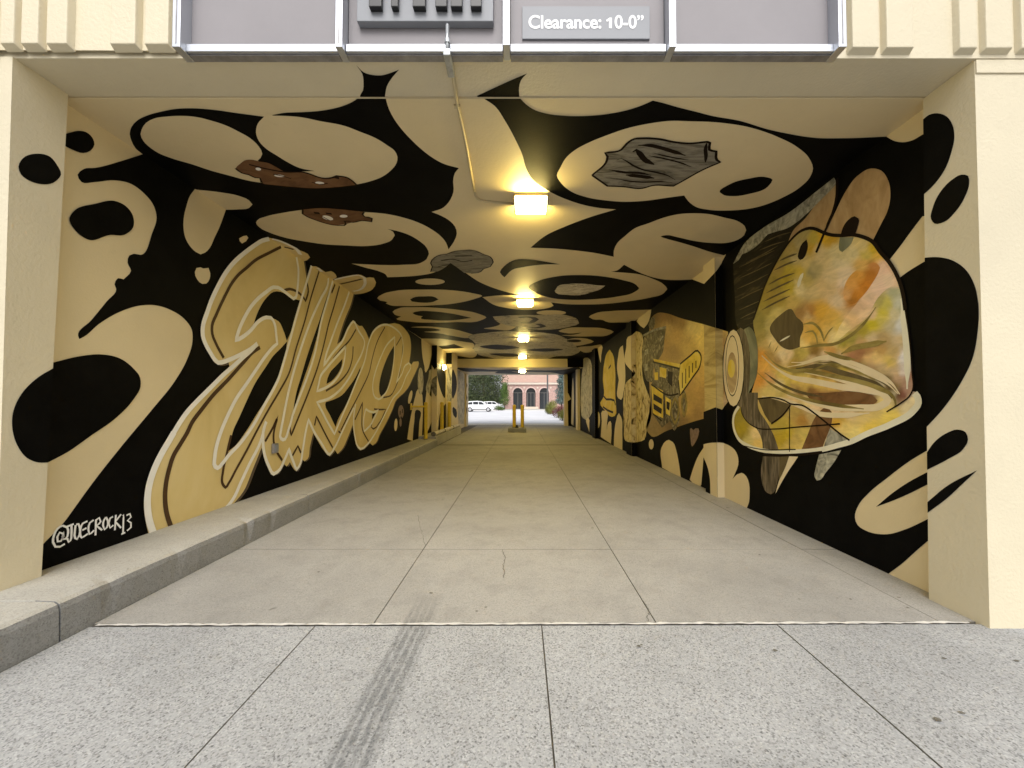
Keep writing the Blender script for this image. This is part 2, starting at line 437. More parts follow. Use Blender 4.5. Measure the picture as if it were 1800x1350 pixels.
LAY = 0.0016
def gradient(surf, name, outline, samples, lay, label=None, grid=7.0, gain=(1.14, 1.14, 1.40), power=5):
    """one paint figure whose pigments blend between colour samples (x, y, r, g, b) picked on the wall"""
    sf = S[surf]; px = smooth(parse(outline))
    xs, ys_ = [p[0] for p in px], [p[1] for p in px]
    def inside(x, y):
        c = False
        for i in range(len(px)):
            a, b = px[i - 1], px[i]
            if (a[1] > y) != (b[1] > y) and x < (b[0] - a[0]) * (y - a[1]) / (b[1] - a[1]) + a[0]: c = not c
        return c
    def near(x, y): return min((p[0] - x) ** 2 + (p[1] - y) ** 2 for p in px) < 9
    g = []
    y = min(ys_) + 3; row = 0
    while y < max(ys_):
        x = min(xs) + 3 + (grid / 2 if row % 2 else 0)
        while x < max(xs):
            if inside(x, y) and not near(x, y): g.append((x, y))
            x += grid
        y += grid; row += 1
    allp = px + g; n = len(px)
    uv = [Vector(sf.uv(*p)) for p in allp]
    # keep points of the surface rectangle only
    uv = [Vector((min(max(p.x, sf.b[0]), sf.b[1]), min(max(p.y, sf.b[2]), sf.b[3]))) for p in uv]
    vs, es, fs, ov, *_ = delaunay_2d_cdt(uv, [], [list(range(n))], 1, 1e-6)
    P3 = [sf.pt(v, lay * LAY) for v in vs]; F = []
    for f in fs:
        f = list(f); nn = (P3[f[1]] - P3[f[0]]).cross(P3[f[2]] - P3[f[0]])
        F.append(tuple(f if nn.dot(sf.n) > 0 else f[::-1]))
    mb = MB(); mb.add(P3, F); o = mb.build(name, M['grad'], sf.obj)
    S_ = [(x_, y_, *(min(0.85, c * k) for c, k in zip(s2l(c_), gain))) for x_, y_, *c_ in samples]
    at = o.data.color_attributes.new('pigment', 'FLOAT_COLOR', 'POINT')
    for i in range(len(vs)):
        x, y = allp[ov[i][0]] if ov[i] else allp[0]
        W = 0; acc = [0, 0, 0]
        for q in S_:
            w_ = 1.0 / ((q[0] - x) ** 2 + (q[1] - y) ** 2 + 4.0) ** (power / 2); W += w_
            for j in range(3): acc[j] += w_ * q[2 + j]
        at.data[i].color = (acc[0] / W, acc[1] / W, acc[2] / W, 1)
    if label: o['label'] = label
    return o
def paint(surf, name, data, mat, lay=1, shift=(0, 0), label=None, b=None):
    """flat paint figures on a real surface; data: outline strings traced on that surface"""
    sf = S[surf]; first = None
    for k, s in enumerate(data if isinstance(data, (list, tuple)) else [data]):
        mb = MB(); pts = smooth(parse(s)) if isinstance(s, str) else s
        poly = [sf.uv(*p) for p in pts]
        poly = [(p[0] + shift[0], p[1] + shift[1]) for p in poly]
        poly = clip(poly, b or sf.b)
        if sf.edge: poly = clipedge(poly, *sf.edge)
        if len(poly) < 3: continue
        vs, fs = fill(poly)
        off = lay * LAY + k * 0.00006
        P3 = [sf.pt(v, off) for v in vs]
        F = []
        for f in fs:
            f = list(f)
            nn = (P3[f[1]] - P3[f[0]]).cross(P3[f[2]] - P3[f[0]])
            F.append(tuple(f if nn.dot(sf.n) > 0 else f[::-1]))
        mb.add(P3, F)
        if not mb.f: continue
        o = mb.build(name, mat if not isinstance(mat, str) else M[mat], sf.obj)
        if label: o['label'] = label
        first = first or o
    return first

def strokes(surf, name, data, mat, lay, width, label=None, taper=False):
    """brush lines of constant real width on a surface"""
    sf = S[surf]; first = None
    for k, s in enumerate(data):
        mb = MB(); wd = width
        if isinstance(s, tuple): s, wd = s
        q = [Vector(sf.uv(*p)) for p in smooth(parse(s), False)]
        q2 = [q[0]]
        for p in q[1:]:
            if (p - q2[-1]).length > 0.004: q2.append(p)
        q = q2
        if len(q) < 2: continue
        lft, rgt = [], []
        for i, p in enumerate(q):
            d1 = (q[i] - q[i - 1]).normalized() if i > 0 else None
            d2 = (q[i + 1] - q[i]).normalized() if i + 1 < len(q) else None
            d = (d1 or d2) if (d1 is None or d2 is None) else (d1 + d2)
            if d.length < 0.3: d = Vector((-d1.y, d1.x)) if d1 else d2
            d = d.normalized(); nrm = Vector((-d.y, d.x))
            hw = wd * 0.5
            if taper:
                t = i / (len(q) - 1); hw *= max(0.25, min(1, 5 * t, 5 * (1 - t)))
            lft.append(p + nrm * hw); rgt.append(p - nrm * hw)
        off = lay * LAY + k * 0.00008
        def okp(p): return sf.b[0] <= p.x <= sf.b[1] and sf.b[2] <= p.y <= sf.b[3]
        n = len(q)
        P3 = [sf.pt(p, off) for p in lft] + [sf.pt(p, off) for p in rgt]
        F = []
        for i in range(n - 1):
            if not (okp(lft[i]) and okp(lft[i + 1]) and okp(rgt[i]) and okp(rgt[i + 1])): continue
            f = (i, n + i, n + i + 1, i + 1)
            nn = (P3[f[1]] - P3[f[0]]).cross(P3[f[2]] - P3[f[0]])
            F.append(f if nn.dot(sf.n) > 0 else f[::-1])
        mb.add(P3, F)
        if not mb.f: continue
        o = mb.build(name, M[mat], sf.obj)
        if label: o['label'] = label
        first = first or o
    return first

def ell(cx, cy, rx, ry, rot=0.0, n=20):
    c, s_ = math.cos(R(rot)), math.sin(R(rot))
    return [(cx + rx * math.cos(t) * c - ry * math.sin(t) * s_, cy + rx * math.cos(t) * s_ + ry * math.sin(t) * c)
            for t in (2 * math.pi * i / n for i in range(n))]
# ================================================================ the setting: ground, driveway, walk
g = MB(); g.add([(-400, -60, -0.06), (400, -60, -0.06), (400, 600, -0.06), (-400, 600, -0.06)], [(0, 1, 2, 3)])
tag(g.build('ground', M['earth']), kind='structure')
drv = MB(); drv.add([(-12, -12, -0.022), (12, -12, -0.022), (12, 24.2, -0.022), (-12, 24.2, -0.022)], [(0, 1, 2, 3)])
drv = tag(drv.build('driveway', M['joint']), kind='structure')
def slab(x0, x1, y0, y1, mat, z=0.0, sk=(0, 0)):
    JW = 0.002 if mat == 'slabin' else 0.0024
    z += random.uniform(-0.0012, 0.0012)
    mb = MB(); j = JW
    vs = [(x0 + j, y0 + j + sk[0] * x0), (x1 - j, y0 + j + sk[0] * x1), (x1 - j, y1 - j + sk[1] * x1), (x0 + j, y1 - j + sk[1] * x0)]
    b = 0.0015
    ins = [(x0 + j + b, y0 + j + b + sk[0] * x0), (x1 - j - b, y0 + j + b + sk[0] * x1), (x1 - j - b, y1 - j - b + sk[1] * x1), (x0 + j + b, y1 - j - b + sk[1] * x0)]
    mb.add([(x, y, -0.03) for x, y in vs] + [(x, y, z - 0.004) for x, y in vs] + [(x, y, z) for x, y in ins],
           [(0, 1, 5, 4), (1, 2, 6, 5), (2, 3, 7, 6), (3, 0, 4, 7), (4, 5, 9, 8), (5, 6, 10, 9), (6, 7, 11, 10), (7, 4, 8, 11), (8, 9, 10, 11)])
    mb.mi = [1] * 8 + [0]
    return mb.build('slab', [M[mat], M['joint']], drv)
ys = [2.452, 3.67, 8.0, 12.62, 18.0, 23.5]
for j in range(len(ys) - 1):
    for x0, x1 in ((-2.68, -0.925), (-0.925, 0.85), (0.85, 2.65), (2.65, 3.0)):
        slab(x0, x1, ys[j], ys[j + 1], 'slabin', 0.0, (SK if j == 0 else 0, 0))
for x0, x1 in ((-2.68, -1.28), (-1.28, 0.128), (0.128, 1.60), (1.60, 3.1), (3.1, 5.0), (5.0, 9.0)):
    slab(x0, x1, -9.0, 0.6, 'slabout', -0.002)
    slab(x0, x1, 0.6, 2.43, 'slabout', -0.002, (0, SK))
# worn pale lip where the two pours meet
mb = MB(); xs = [(-2.64 + 5.46 * i / 160) for i in range(161)]
top = [(x, 2.449 + SK * x + random.uniform(-0.007, 0.005)) for x in xs]; bot = [(x, 2.429 + SK * x + random.uniform(-0.004, 0.006)) for x in xs]
n = len(xs); mb.add([(x, y, 0.0042) for x, y in bot] + [(x, y, 0.0042) for x, y in top], [(i, i + 1, n + i + 1, n + i) for i in range(n - 1)])
mb.build('pale_edge', M['lip'], drv)
mb = MB(); mb.add([(-2.66, 12.55, 0.0045), (2.93, 12.55, 0.0045), (2.93, 12.72, 0.0045), (-2.66, 12.72, 0.0045)], [(0, 1, 2, 3)])
mb.build('drain_slot', M['joint'], drv)
# hairline cracks
def crack(pts, wpx=0.006):
    mb = MB(); P = []
    for px, py in pts:
        r = ray(px, py); t = (0.0035 - CAMZ) / r.z; P.append(CAM + r * t)
    Q = []
    for i in range(len(P) - 1):
        for k in range(6):
            p = P[i].lerp(P[i + 1], k / 6); Q.append(p + Vector((random.uniform(-.006, .006), random.uniform(-.006, .006), 0)))
    vs = []; 
    for i, p in enumerate(Q):
        hw = wpx * random.uniform(0.3, 0.7)
        vs += [p + Vector((-hw, 0, 0)), p + Vector((hw, 0, 0))]
    mb.add(vs, [(2 * i, 2 * i + 1, 2 * i + 3, 2 * i + 2) for i in range(len(Q) - 1)])
    mb.build('crack', M['joint'], drv)
crack([(1130, 1055), (1138, 1066), (1141, 1076), (1137, 1085), (1143, 1094)])
crack([(884, 966), (888, 980), (884, 995), (887, 1008), (884, 1017)])
crack([(735, 905), (738, 925), (744, 945), (748, 962)], 0.004)

# raised walk along the left wall with its curb
WZ = 0.228
walk = empty('raised_walk', (XL, DS, 0)); tag(walk, kind='structure')
yb = [-9.0, -1.4, 0.55, 2.27, 4.9, 8.6, 12.4]
for a, b in zip(yb[:-1], yb[1:]):
    mb = MB(); x1 = -2.692
    mb.box(-9.0 if a < 2.2 else XL - 0.02, x1 - 0.15, a + 0.004, b - 0.004, -0.02, WZ)
    mb.build('walk_slab', M['walk'], walk, bevel=0.006)
    mb = MB()
    prof = [(x1 - 0.148, -0.02), (x1 + 0.008, -0.02), (x1 + 0.004, WZ - 0.05), (x1 - 0.006, WZ - 0.018), (x1 - 0.03, WZ - 0.003), (x1 - 0.148, WZ + 0.001)]
    rows = max(2, int((min(b, 14) - max(a, 0.4)) / 0.07)) if b > 0.5 else 2
    ring = []
    for r_i in range(rows + 1):          # chipped and worn arris
        yy = a + 0.005 + (b - a - 0.01) * r_i / rows
        ch = random.uniform(0, .004) + (random.uniform(.006, .02) if random.random() < .10 else 0)
        ring.append([(x + (-ch if 1 < i < 5 else 0), yy, z - (ch * .8 if 1 < i < 5 else 0)) for i, (x, z) in enumerate(prof)])
    k = len(prof)
    mb.add([p for q in ring for p in q], [(r_i * k + i, r_i * k + (i + 1) % k, (r_i + 1) * k + (i + 1) % k, (r_i + 1) * k + i) for r_i in range(rows) for i in range(k)] + [tuple(range(k))[::-1], tuple(range(rows * k, rows * k + k))])
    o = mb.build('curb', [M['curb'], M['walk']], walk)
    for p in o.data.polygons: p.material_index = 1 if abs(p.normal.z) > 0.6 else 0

# ================================================================ the building over the passage
bld = empty('building', (0, DF, 0))
tag(bld, 'cream concrete building with a mural-painted drive-through passage under it', 'building')
def part(name, mb, mat, **k): return mb.build(name, M[mat], bld, **k)
WT = 0.6
def wall(key, name, x, sgn):
    mb = MB(); mb.box(*(sorted((x, x + sgn * WT))), DS - 0.12, DEND, -0.03, 3.70)
    S[key].obj = part(name, mb, 'tan'); return S[key].obj
wall('L', 'passage_wall', XL, -1)['label'] = 'left passage wall with big cursive lettering painted over black'
wall('R', 'passage_wall', XR, 1)['label'] = 'right passage wall painted with a miner hard hat and dump truck'
def jamb(key, x, sgn, y0, yb, yt):
    mb = MB(); x0, x1 = sorted((x, x + sgn * 3.2)); zt = ZS - 0.001
    vs = [(x0, y0, -.03), (x1, y0, -.03), (x0, yb, -.03), (x1, yb, -.03), (x0, y0, zt), (x1, y0, zt), (x0, yt, zt), (x1, yt, zt)]
    mb.add(vs, [(0, 2, 3, 1), (4, 5, 7, 6), (0, 1, 5, 4), (2, 6, 7, 3), (0, 4, 6, 2), (1, 3, 7, 5)])
    S[key].obj = part('pilaster', mb, 'stucco', bevel=0.0); S[key].edge = (yb - .0003, yt - .0003, zt); return S[key].obj
jamb('LJ', XJL, -1, DF - 0.012, 2.585, 2.667)
jamb('RJ', XJR, 1, DF + 0.012, 2.748, 2.706)
# a collar line on the right pilaster
mb = MB(); mb.box(XJR + 0.003, XR + 3, DF + 0.003, DF + 0.02, ZS - 0.09, ZS - 0.004); part('collar', mb, 'stucco', bevel=0.004)
# ceiling of the passage and the beam soffit before it
mb = MB()
mb.prism([(DS + 0.008, ZC(DS) + 0.004), (DS + 0.012, ZC(DS)), (18.4, ZC(18.4)), (18.4, 4.3), (DS + 0.008, 4.3)], 'x', XL - 0.02, XR + 0.02)
S['C'].obj = part('ceiling', mb, 'ceil'); S['C'].obj['label'] = 'passage ceiling painted with black swirls and pale ovals'
mb = MB(); mb.box(XL - 2.6, XR + 2.6, DF, DS - 0.002, ZS, 4.3)
S['S'].obj = part('front_beam', mb, 'stucco')
mb = MB(); mb.box(XL - 3.0, XR + 3.0, DF + 0.05, DEND, 4.3, 7.5); part('upper_storey', mb, 'stucco')
mb = MB(); mb.box(XL - 3.2, XL - WT, DS - 0.02, DEND, -0.03, 4.3); part('side_wing', mb, 'stucco')
mb = MB(); mb.box(XR + WT, XR + 3.2, DS + 0.1, DEND, -0.03, 4.3); part('side_wing', mb, 'stucco')
# lower beam and ceiling near the far mouth
ZB = CAMZ + 1.70
mb = MB(); mb.box(XL - 0.02, XR + 0.02, 18.405, DEND, ZB, 4.3)
S['B'] = Surf((0, 18.405, 0), (1, 0, 0), (0, 0, 1), (0, -1, 0), (XL, XR, ZB, ZC(18.4)))
S['D'] = Surf((0, 0, ZB), (1, 0, 0), (0, 1, 0), (0, 0, -1), (XL, XR, 18.41, DEND))
S['B'].obj = S['D'].obj = part('end_beam', mb, 'ceil')

# piers standing proud of the right wall: (near depth, far depth, projection)
PIERS = [(5.66, 6.02, 0.105), (10.0, 10.5, 0.11), (14.9, 15.5, 0.12), (19.4, 20.0, 0.14), (23.0, 23.38, 0.40)]
for i, (a, b, pr) in enumerate(PIERS):
    mb = MB(); mb.box(XR - pr, XR + 0.05, a, b, -0.02, ZC(a) + 0.02 if i < 3 else ZB + 0.02)
    o = part('pier', mb, 'tan')
    S['P%dn' % i] = Surf((0, a, 0), (1, 0, 0), (0, 0, 1), (0, -1, 0), (XR - pr, XR, 0, ZC(a) if i < 3 else ZB))
    S['P%ds' % i] = Surf((XR - pr, 0, 0), (0, 1, 0), (0, 0, 1), (-1, 0, 0), (a, b, 0, ZC(b) if i < 3 else ZB))
    S['P%dn' % i].obj = S['P%ds' % i].obj = o
# stepped piers on the left wall near the far end
LP = [(14.2, 15.9, 0.20), (15.9, 17.3, 0.44), (22.6, 23.38, 0.10)]
for i, (a, b, pr) in enumerate(LP):
    zt = ZC(a) if b < 18 else ZB
    mb = MB(); mb.box(XL - 0.05, XL + pr, a + (0.001 if i else 0), b, -0.02, zt + 0.02)
    o = part('pier', mb, 'tan')
    S['Q%dn' % i] = Surf((0, a + (0.001 if i else 0), 0), (1, 0, 0), (0, 0, 1), (0, -1, 0), (XL, XL + pr, 0, zt))
    S['Q%ds' % i] = Surf((XL + pr, 0, 0), (0, 1, 0), (0, 0, 1), (1, 0, 0), (a, b, 0, zt))
    S['Q%dn' % i].obj = S['Q%ds' % i].obj = o
RW = ['R'] + ['P%d%s' % (i, k) for i in range(3) for k in 'ns']

# ribbed concrete band above the opening
FY = DF - 0.004
def rib(x0, x1, z0, mat='stucco', dy=0.045):
    mb = MB(); y = FY + SK * (x0 + x1) / 2; b = 0.012
    zt = z0 + 2.2
    prof = [(x0, y), (x0 + b, y - dy), (x1 - b, y - dy), (x1, y)]
    v = [(x0, y, z0), (x0 + b, y - dy, z0 + .02), (x1 - b, y - dy, z0 + .02), (x1, y, z0), (x0, y, zt), (x0 + b, y - dy, zt), (x1 - b, y - dy, zt), (x1, y, zt)]
    mb.add(v, [(0, 3, 2, 1), (4, 5, 6, 7), (0, 1, 5, 4), (1, 2, 6, 5), (2, 3, 7, 6), (3, 0, 4, 7)])
    part('rib', mb, mat, bevel=0.006)
def fx(px, d=DF): return (px - PX0) * d / FPX
ZR = CAMZ + (708 - 99) * DF / FPX * 1.0 + 0.055
for a, b in ((-60, -10), (2, 32), (38, 74), (82, 124), (193, 243), (253, 301), (1499, 1552), (1560, 1614), (1690, 1727), (1737, 1790), (1800, 1850)):
    rib(fx(a), fx(b), ZR - 0.006)
mb = MB(); mb.box(XL - 2.6, XR + 2.6, FY - 0.006, FY, ZS + 0.03, ZS + 2.2, skew=SK); part('fascia', mb, 'stucco')
# ================================================================ the mural: ceiling
paint('S', 'black_paint', ["626,114! 640,127 656,131.6 671,132 687,127.6 701.5,122! 688,138 680,151.6 677,167! 677,172! 633,172! 633,167! 638,158.7 639,146 637,130",
                           "838,168.5! 884,147 926.6,128.5! 915.6,141.3 912.4,153.8 912.9,169! 913,174! 846,174!"], 'black', 1)
paint('C', 'black_paint', "251,271! 238,260 231,247 228,235 231,223 240,212.5 258,203 283,196 310,191 337,190 378,193 420,199 463.8,204.7! "
      "480,201.7! 500,198 527,197 562,194.6 585,190.7 607,184.4 624,176 633,169! 633,160! 677,160! 677,168! 683,189! "
      "870,186! 848,171! 840,160! 913,160! 913,171! 923.6,182 936,191 964,200 991,203 1027,203.6 1071,199.6 1107,192 1128,185 1147.6,176.5! 1163,180 "
      "1191,188 1227,197 1250,203 1300,212 1350,227 1387,235 1433,242 1483,242.7 1558,240! 1600,300! 1600,480! 1100,632! 1030,650! 800,650! 700,640! 100,400!", 'black', 1)
T0 = ("677,168! 683,189 692,207 704,224 722,244 740,261 758,275 777,286 806.7,295! 800,303 797,313 797,337 792,350 780,364 758.7,372! 776,379 791,388 800,398 803,410 798,424 788.4,438! "
      "784,426 775,415 759,403 736,391 709,382 682,376 640,372 598,368 562,366 527,369 495,374 468,380 452,387 450,391 456,399 473,408 500,417 536,424 571,429 607,431 645,432 673,428 689,421 694,413 691,407 681,402! "
      "700,406 720,413 737,423 750,435 754,446 750,455 741,461 709,465 673,465.5 638,464 618,463! 642,470 669,477.6 678,482 681,487! 709,486 736,484 762,479 780,471 792,461.6! "
      "805,470 821,481 842,495 860,503 887,512 912,518 935,523 964,530.6! 991,534 1027,535 1062,534 1107,529 1142,523 1167,515 1173,508 1167,500 1148,490 1124,482 1098,479 1074,477.4! "
      "1085,475 1097,465! 1110,472 1127,480 1147,487 1167,491 1193,492 1217,491! 1240,480! 1275,449! 1247,442 1220,433 1193,425 1171,419 1161,415.3 1171,413 1193,417 1220,423 1253,426.7 1280,426 1297,421 1308,413 1311.7,404 "
      "1309,397 1300,390 1273,382 1247,376 1220,374.4 1193,376 1167,382 1140,392 1115.6,401 1098,415 1085,427 1079,440 1078.8,451! 1044,444 1009,439.6 973,436.5 932.4,435! 955.6,416 1000,395 1044,379 1082.7,367.6! "
      "1053,365 1027,360 1000,351.6 973,340 954,329 934,312 925,296 918,271 907.6,248 888,212 870,186 848,171! 846,160! 677,160!")
paint('C', 'tan_paint', T0, 'ceil', 2)
E1 = "478,323 437,317 403,308 370,299 337,288 303,278 278,268 263,258 252,247 247,235 249,227 257,215 270,208 295,204 320,203 345,205 370,211 395,219 420,231 442,244 455,257 461,270 458,277 453,281.7! 470,296! 500,312 520,327! 500,326"
E2 = "463.8,204.7! 471,197! 480,202.5! 500,203 527,205 562,212 607,221 633,231 660,242 681,255 694,265 698.6,275 697,286 687,299 672,310 651,318 624,324 589,327.6 553,329.3 520,327.5! 500,312! 520,301! 553,300! 527,294.7 503,283 487,273 467,260 455,247 450,232 453,217"
paint('C', 'tan_paint', [E1, E2], 'ceil', 2)
paint('C', 'tan_paint', "979,308 987,322 1004,336 1031,346 1067,352 1093,354 1138,352 1173,347 1202.7,343! 1209,352 1223,363 1244,368 1280,369.5 1333,363 1373,348 1407,328 1423,312 1429,295 1422,277 1400,257 1367,240 1317,223 1267,215 1200,212 "
      "1191,211.6 1138,217 1102,225 1067,237 1035,250 1010,263.6 995.6,276 985,294", 'ceil', 2)
paint('C', 'tan_paint', ["342.5,332.5! 387,337.5 420,344 438,352 443.8,359 438,365 420,367.5 396.7,368.3! 370,360!", ell(756, 494.8, 26, 5.7),
      "663,524 672,517 695,511 744,508.7 795,510 830,515 848,520 835,525 800,533 760,536.5 709,537.6 685,536 678,533! 681,531 668,528",
      "690,548 700,542 727,539.8 770,541 810,545 840,551 855,558 845,563 800,566 762,567 720,565 697,560 705,556! 694,553",
      "848,522! 870,519.5 905,518.5 940,520 962,527 973,537 962,541.5 940,544 916,544 890,541 867,535"], 'ceil', 2)
paint('C', 'tan_paint', [ell(969, 549.5, 26, 4.4), "850,577 868,574 880,569 872,564! 893,568 908,574 900,578.5 870,579", "981.7,581.5 995,577 1030,575.5 1065,578 1079,583 1070,588.5 1040,591 1000,590.5 986,589! 1015,587 1022,585 1000,586",
      "990,600 1000,596 1020,594 1038,597 1044,600 1030,605 1000,606", "1035,557 1045,551 1075,546.5 1110,545 1145,544! 1119,566! 1090,566.5 1065,565 1060,562.5 1042,561", "722,575 745,573.5 780,576 812,582 835,591 822,594 800,591 770,585.5 745,583 762,582 775,580 765,577.5 740,576",
      "740.5,595! 757,595 779,595.6 796,598 818,601 834,606 833,610 807,608 798,604.4! 784,607 761,608! 750,602!", "771,616 800,612.5 832,613 840,618 838,624 800,625 786,625!", "1015,612 1040,608 1058,606 1050,613 1025,619"], 'ceil', 2)
paint('C', 'black_paint', ["886.7,487! 878.7,478 886.7,467 906,456 930,455.5 956,459 985,464! 956,464.5 920,469 900,474",
      "929,504 945,494 975,486 1018,483 1060,485.5 1095,492 1118,500 1123.6,506 1115,513 1085,521 1045,525.5 1005,526.5 970,523.5 945,516",
      "1265,337 1283,323 1317,313 1343,310 1358,315 1350,327 1317,340 1287,344 1272,342", "721,526 726,523 746,520.6 765,522 771,526 762,530 740,531.5 724,529.5!",
      "725,550 735,547 760,547 800,552 829,558.5! 790,563 760,562 740,558 743,555.5! 730,553", ell(1009, 599, 13, 2.6)], 'black', 3)
paint('C', 'painted_rock', "1041,307! 1067,280 1068,274 1063.6,267.5! 1092,262 1102,251 1115,243 1125,242 1156,243 1188,249 1212,251 1243,248! 1248,250! 1247,262 1259,265! 1260,280 1266,284! 1236,297 1200,317 1184,326! 1147,325 1129,330 1095,327 1068,326!", 'rockgray', 3.5, label='grey rock painted in a pale oval')
strokes('C', 'rock_outline', ["1041,307 1067,280 1068,274 1063.6,267.5! 1092,262 1102,251 1115,243 1125,242 1156,243 1188,249 1212,251 1243,248! 1248,250! 1247,262 1259,265! 1260,280 1266,284! 1236,297 1200,317 1184,326! 1147,325 1129,330 1095,327 1068,326! 1041,307",
      ], 'ink', 4, 0.022)
strokes('C', 'rock_crease', [("1112,266 1118,262 1124,268 1134,280 1150,288", .05), ("1122,254 1140,254 1160,258 1180,264 1205,272", .04), ("1083,313 1105,317 1130,319 1160,318 1182,320", .022), ("1070,297 1100,302 1125,303 1145,307", .03), ("1084,280 1092,277 1100,281 1112,289 1130,297 1150,301 1175,308 1187,315", .02), ("1242,250 1240,262 1241,272 1240,284", .03), ("1100,306 1120,308 1150,312", .05), ("1140,272 1170,278 1200,286 1215,292", .018), ("1150,268 1180,275 1210,280", .015)], 'ink', 4.3, 0.022, taper=True)
paint('C', 'painted_rock', ["414,295 422,287 430,281 445,280 456,283! 470,285 488,294! 500,301 535,302 548,306 566,312 585,311 592,308! 612,312 618,316 627,324! 590,328 553,330 520,328 478,324! 460,320 457,312 448,311 437,306 425,303",
      "532,367.5! 562,365 598,367 640,372! 637,376 641,380 654,383 653,389! 635,387 620,390 608,393! 590,395 570,391 555,386 540,380 532,375"], 'rust', 3.5, label='rust-brown ore rock with white flecks')
paint('C', 'fleck', [ell(454, 296, 5, 2.6, 10), ell(491, 308, 9, 2, 5), ell(562, 320.5, 8, 2.3, 5), ell(576, 382, 10, 3.6, 15), ell(604, 379, 7, 2.6, 0)], 'white', 4)
strokes('C', 'rock_outline', ["414,295 425,303 437,306 448,311 457,312 460,320", "438,288 470,296 500,301 535,302 548,306 566,312 585,311 592,308! 612,312 618,316 627,324", "532,367 532,375 540,380 555,386 570,391 590,395 608,393 606,388 620,390 635,387 653,389! 654,383 641,380 637,376 640,372",
      ("480,305 495,308 512,313", .012), ("548,319 562,323 576,321", .012), ("588,310 596,312", .04), ("552,373 562,374", .05), ("573,374 583,375", .04), ("566,379 580,387", .012)], 'ink', 4, 0.02)
paint('C', 'painted_rock', ["757,477 760,468 757,462 764,452 775,447 785,446 795,442 820,439 826,438.5 835,440 851,447! 862,451 867,460 862,468 850,472 845,477 828,480 816,479! 804,470 792,461.6! 780,471 765,477.5"], 'rockgray', 3.5)
strokes('C', 'rock_outline', ["757,477 760,468 757,462 764,452 775,447 785,446 795,442 820,439 826,438.5 835,440 851,447! 862,451 867,460 862,468 850,472 845,477 828,480", ("775,457 795,455 815,459 830,457", .03), ("800,450 830,448", .02), ("770,468 790,464", .02)], 'ink', 4, 0.018)
paint('C', 'painted_rock', ["975,511 980,503 1000,498.5 1035,499 1050,501 1064,501.5! 1057,507 1040,513 1025,517.5 995,517.5 977,514"], 'boulder', 4)
paint('C', 'painted_rock', ["822,592 832,588 853,585 890,582 920,582.5 960,585 985,590 1000,598 1013,609 1020,617 1010,623 973,627 955,633 920,634 890,632 860,628 838,621 832,612 836,604 830,598"], 'boulder', 2.5, label='large pale boulder painted across the ceiling')
paint('C', 'painted_rock', ["866,556! 900,554 950,553.5 1000,555 1015,561 1018,568 1005,573 980,578 940,579 915,575 890,571 870,562"], 'boulder', 2.2)
paint('C', 'black_paint', ["843,609 860,606 885,606.5 913,611 890,614 860,613", "925,615 960,612 990,614 960,618", "860,622 900,621 930,624 895,627"], 'black', 3)
strokes('C', 'rock_outline', ["912,558 930,557 942,561 935,566 915,567", "920,573 940,576 955,573 945,569"], 'ink', 3, 0.16)
paint('B', 'black_paint', ["997,625! 1030,625! 1030,650! 998,650!", "780,625! 801,625! 801,650! 780,650!"], 'black', 1)
paint('D', 'black_paint', ["800,646! 840,648 870,650 900,649 940,651 990,650 1020,648 1020,652 960,654 900,653 850,653 810,651", "880,652 905,654 918,656 890,657 870,655"], 'black', 1)

# ================================================================ the mural: left wall
paint('L', 'black_paint', "251,271! 213,283 167,295 147,297 136,307 143,320 167,320 200,317 227,322 253,340 270,362 275,382 267,410 247,448 235,446 227,449 224,462 230,476 217,491! 207,489 201,500 204,508 187,530 160,563 137,590 139,596 147,592 173,570 213,547 247,537 273,536.7 300,545 323,560 337,580 338,600 328,633 307,670 267,720 217,780 167,843 127,898 117,912 75,957! 60,1000! 60,1060! "
      "500,900! 740,780! 768,760! 772,600! 742,597! 560,470! 300,290!", 'black', 1)
paint('L', 'tan_paint', ["342.5,332! 334,343 327,363 322.5,383 322,400 325,417 333,432 344,443 352,447 360,444 368,436 376,419 385,400 396.7,368.3! 370,345!",
      "342,478 345,471 352,470 357,472! 366,471 369,480 368,490 362,498.5 355,499 346,491", "421,424 420,419 427,415 433,414 436,418 432,424 425,428",
      "740.5,595! 741,610 743,630 746,645 748,655 750,653 755,640 759,622 761,608! 750,596!",
      ell(721, 698, 3.0, 12, 12), ell(695.6, 746.7, 2.8, 11, 3),
      "715.6,772! 719,748 724.4,720 730,696 734.4,684 740,689 743,707 743,731 741,775! 735,775! 737,742 738,722 733,720 728,742 725,775!",
      "749,693 753,664 757,650 760,650 757,680 757,697 760,697 764,685 765,700 762,725 757,745 750,760 748,735 747,710"], 'tan', 2)
paint('L', 'black_paint', ["100,240! 122,233 135,230 150,232 162,243 165,254 158,265 145,269 128,264 110,255!", "121,383 130,370 167,358 200,353 220,362 233,380 233,400 217,413 193,413 157,422 133,407",
      "80,640! 93,637! 140,626 177,623 210,630 233,647 245,663 246,680 233,703 200,737 160,765 117,795 83,813! 70,820!"], 'black', 3)
paint('LJ', 'black_paint', ["32,293 40,278 67,270 87,275 100,290 107,307 97,319 50,317 37,307", "120,635! 92,648! 67,663 37,693 22,727 21,750 30,783 47,805 67,813 83,813! 110,810!"], 'black', 1)
paint('L', 'painted_rock', [ell(739, 670, 5, 24), "753,664 757,649 760,650 757,680 754,692 751,690"], 'rockpale', 3)
paint('L', 'painted_skull', [ell(704.5, 724, 5, 12), ell(703.8, 742, 2, 8)], 'skull', 3)
strokes('L', 'skull_sockets', ["703,722 703,729", "707,719 707,726", "704,733 706,736"], 'ink', 4, 0.07)

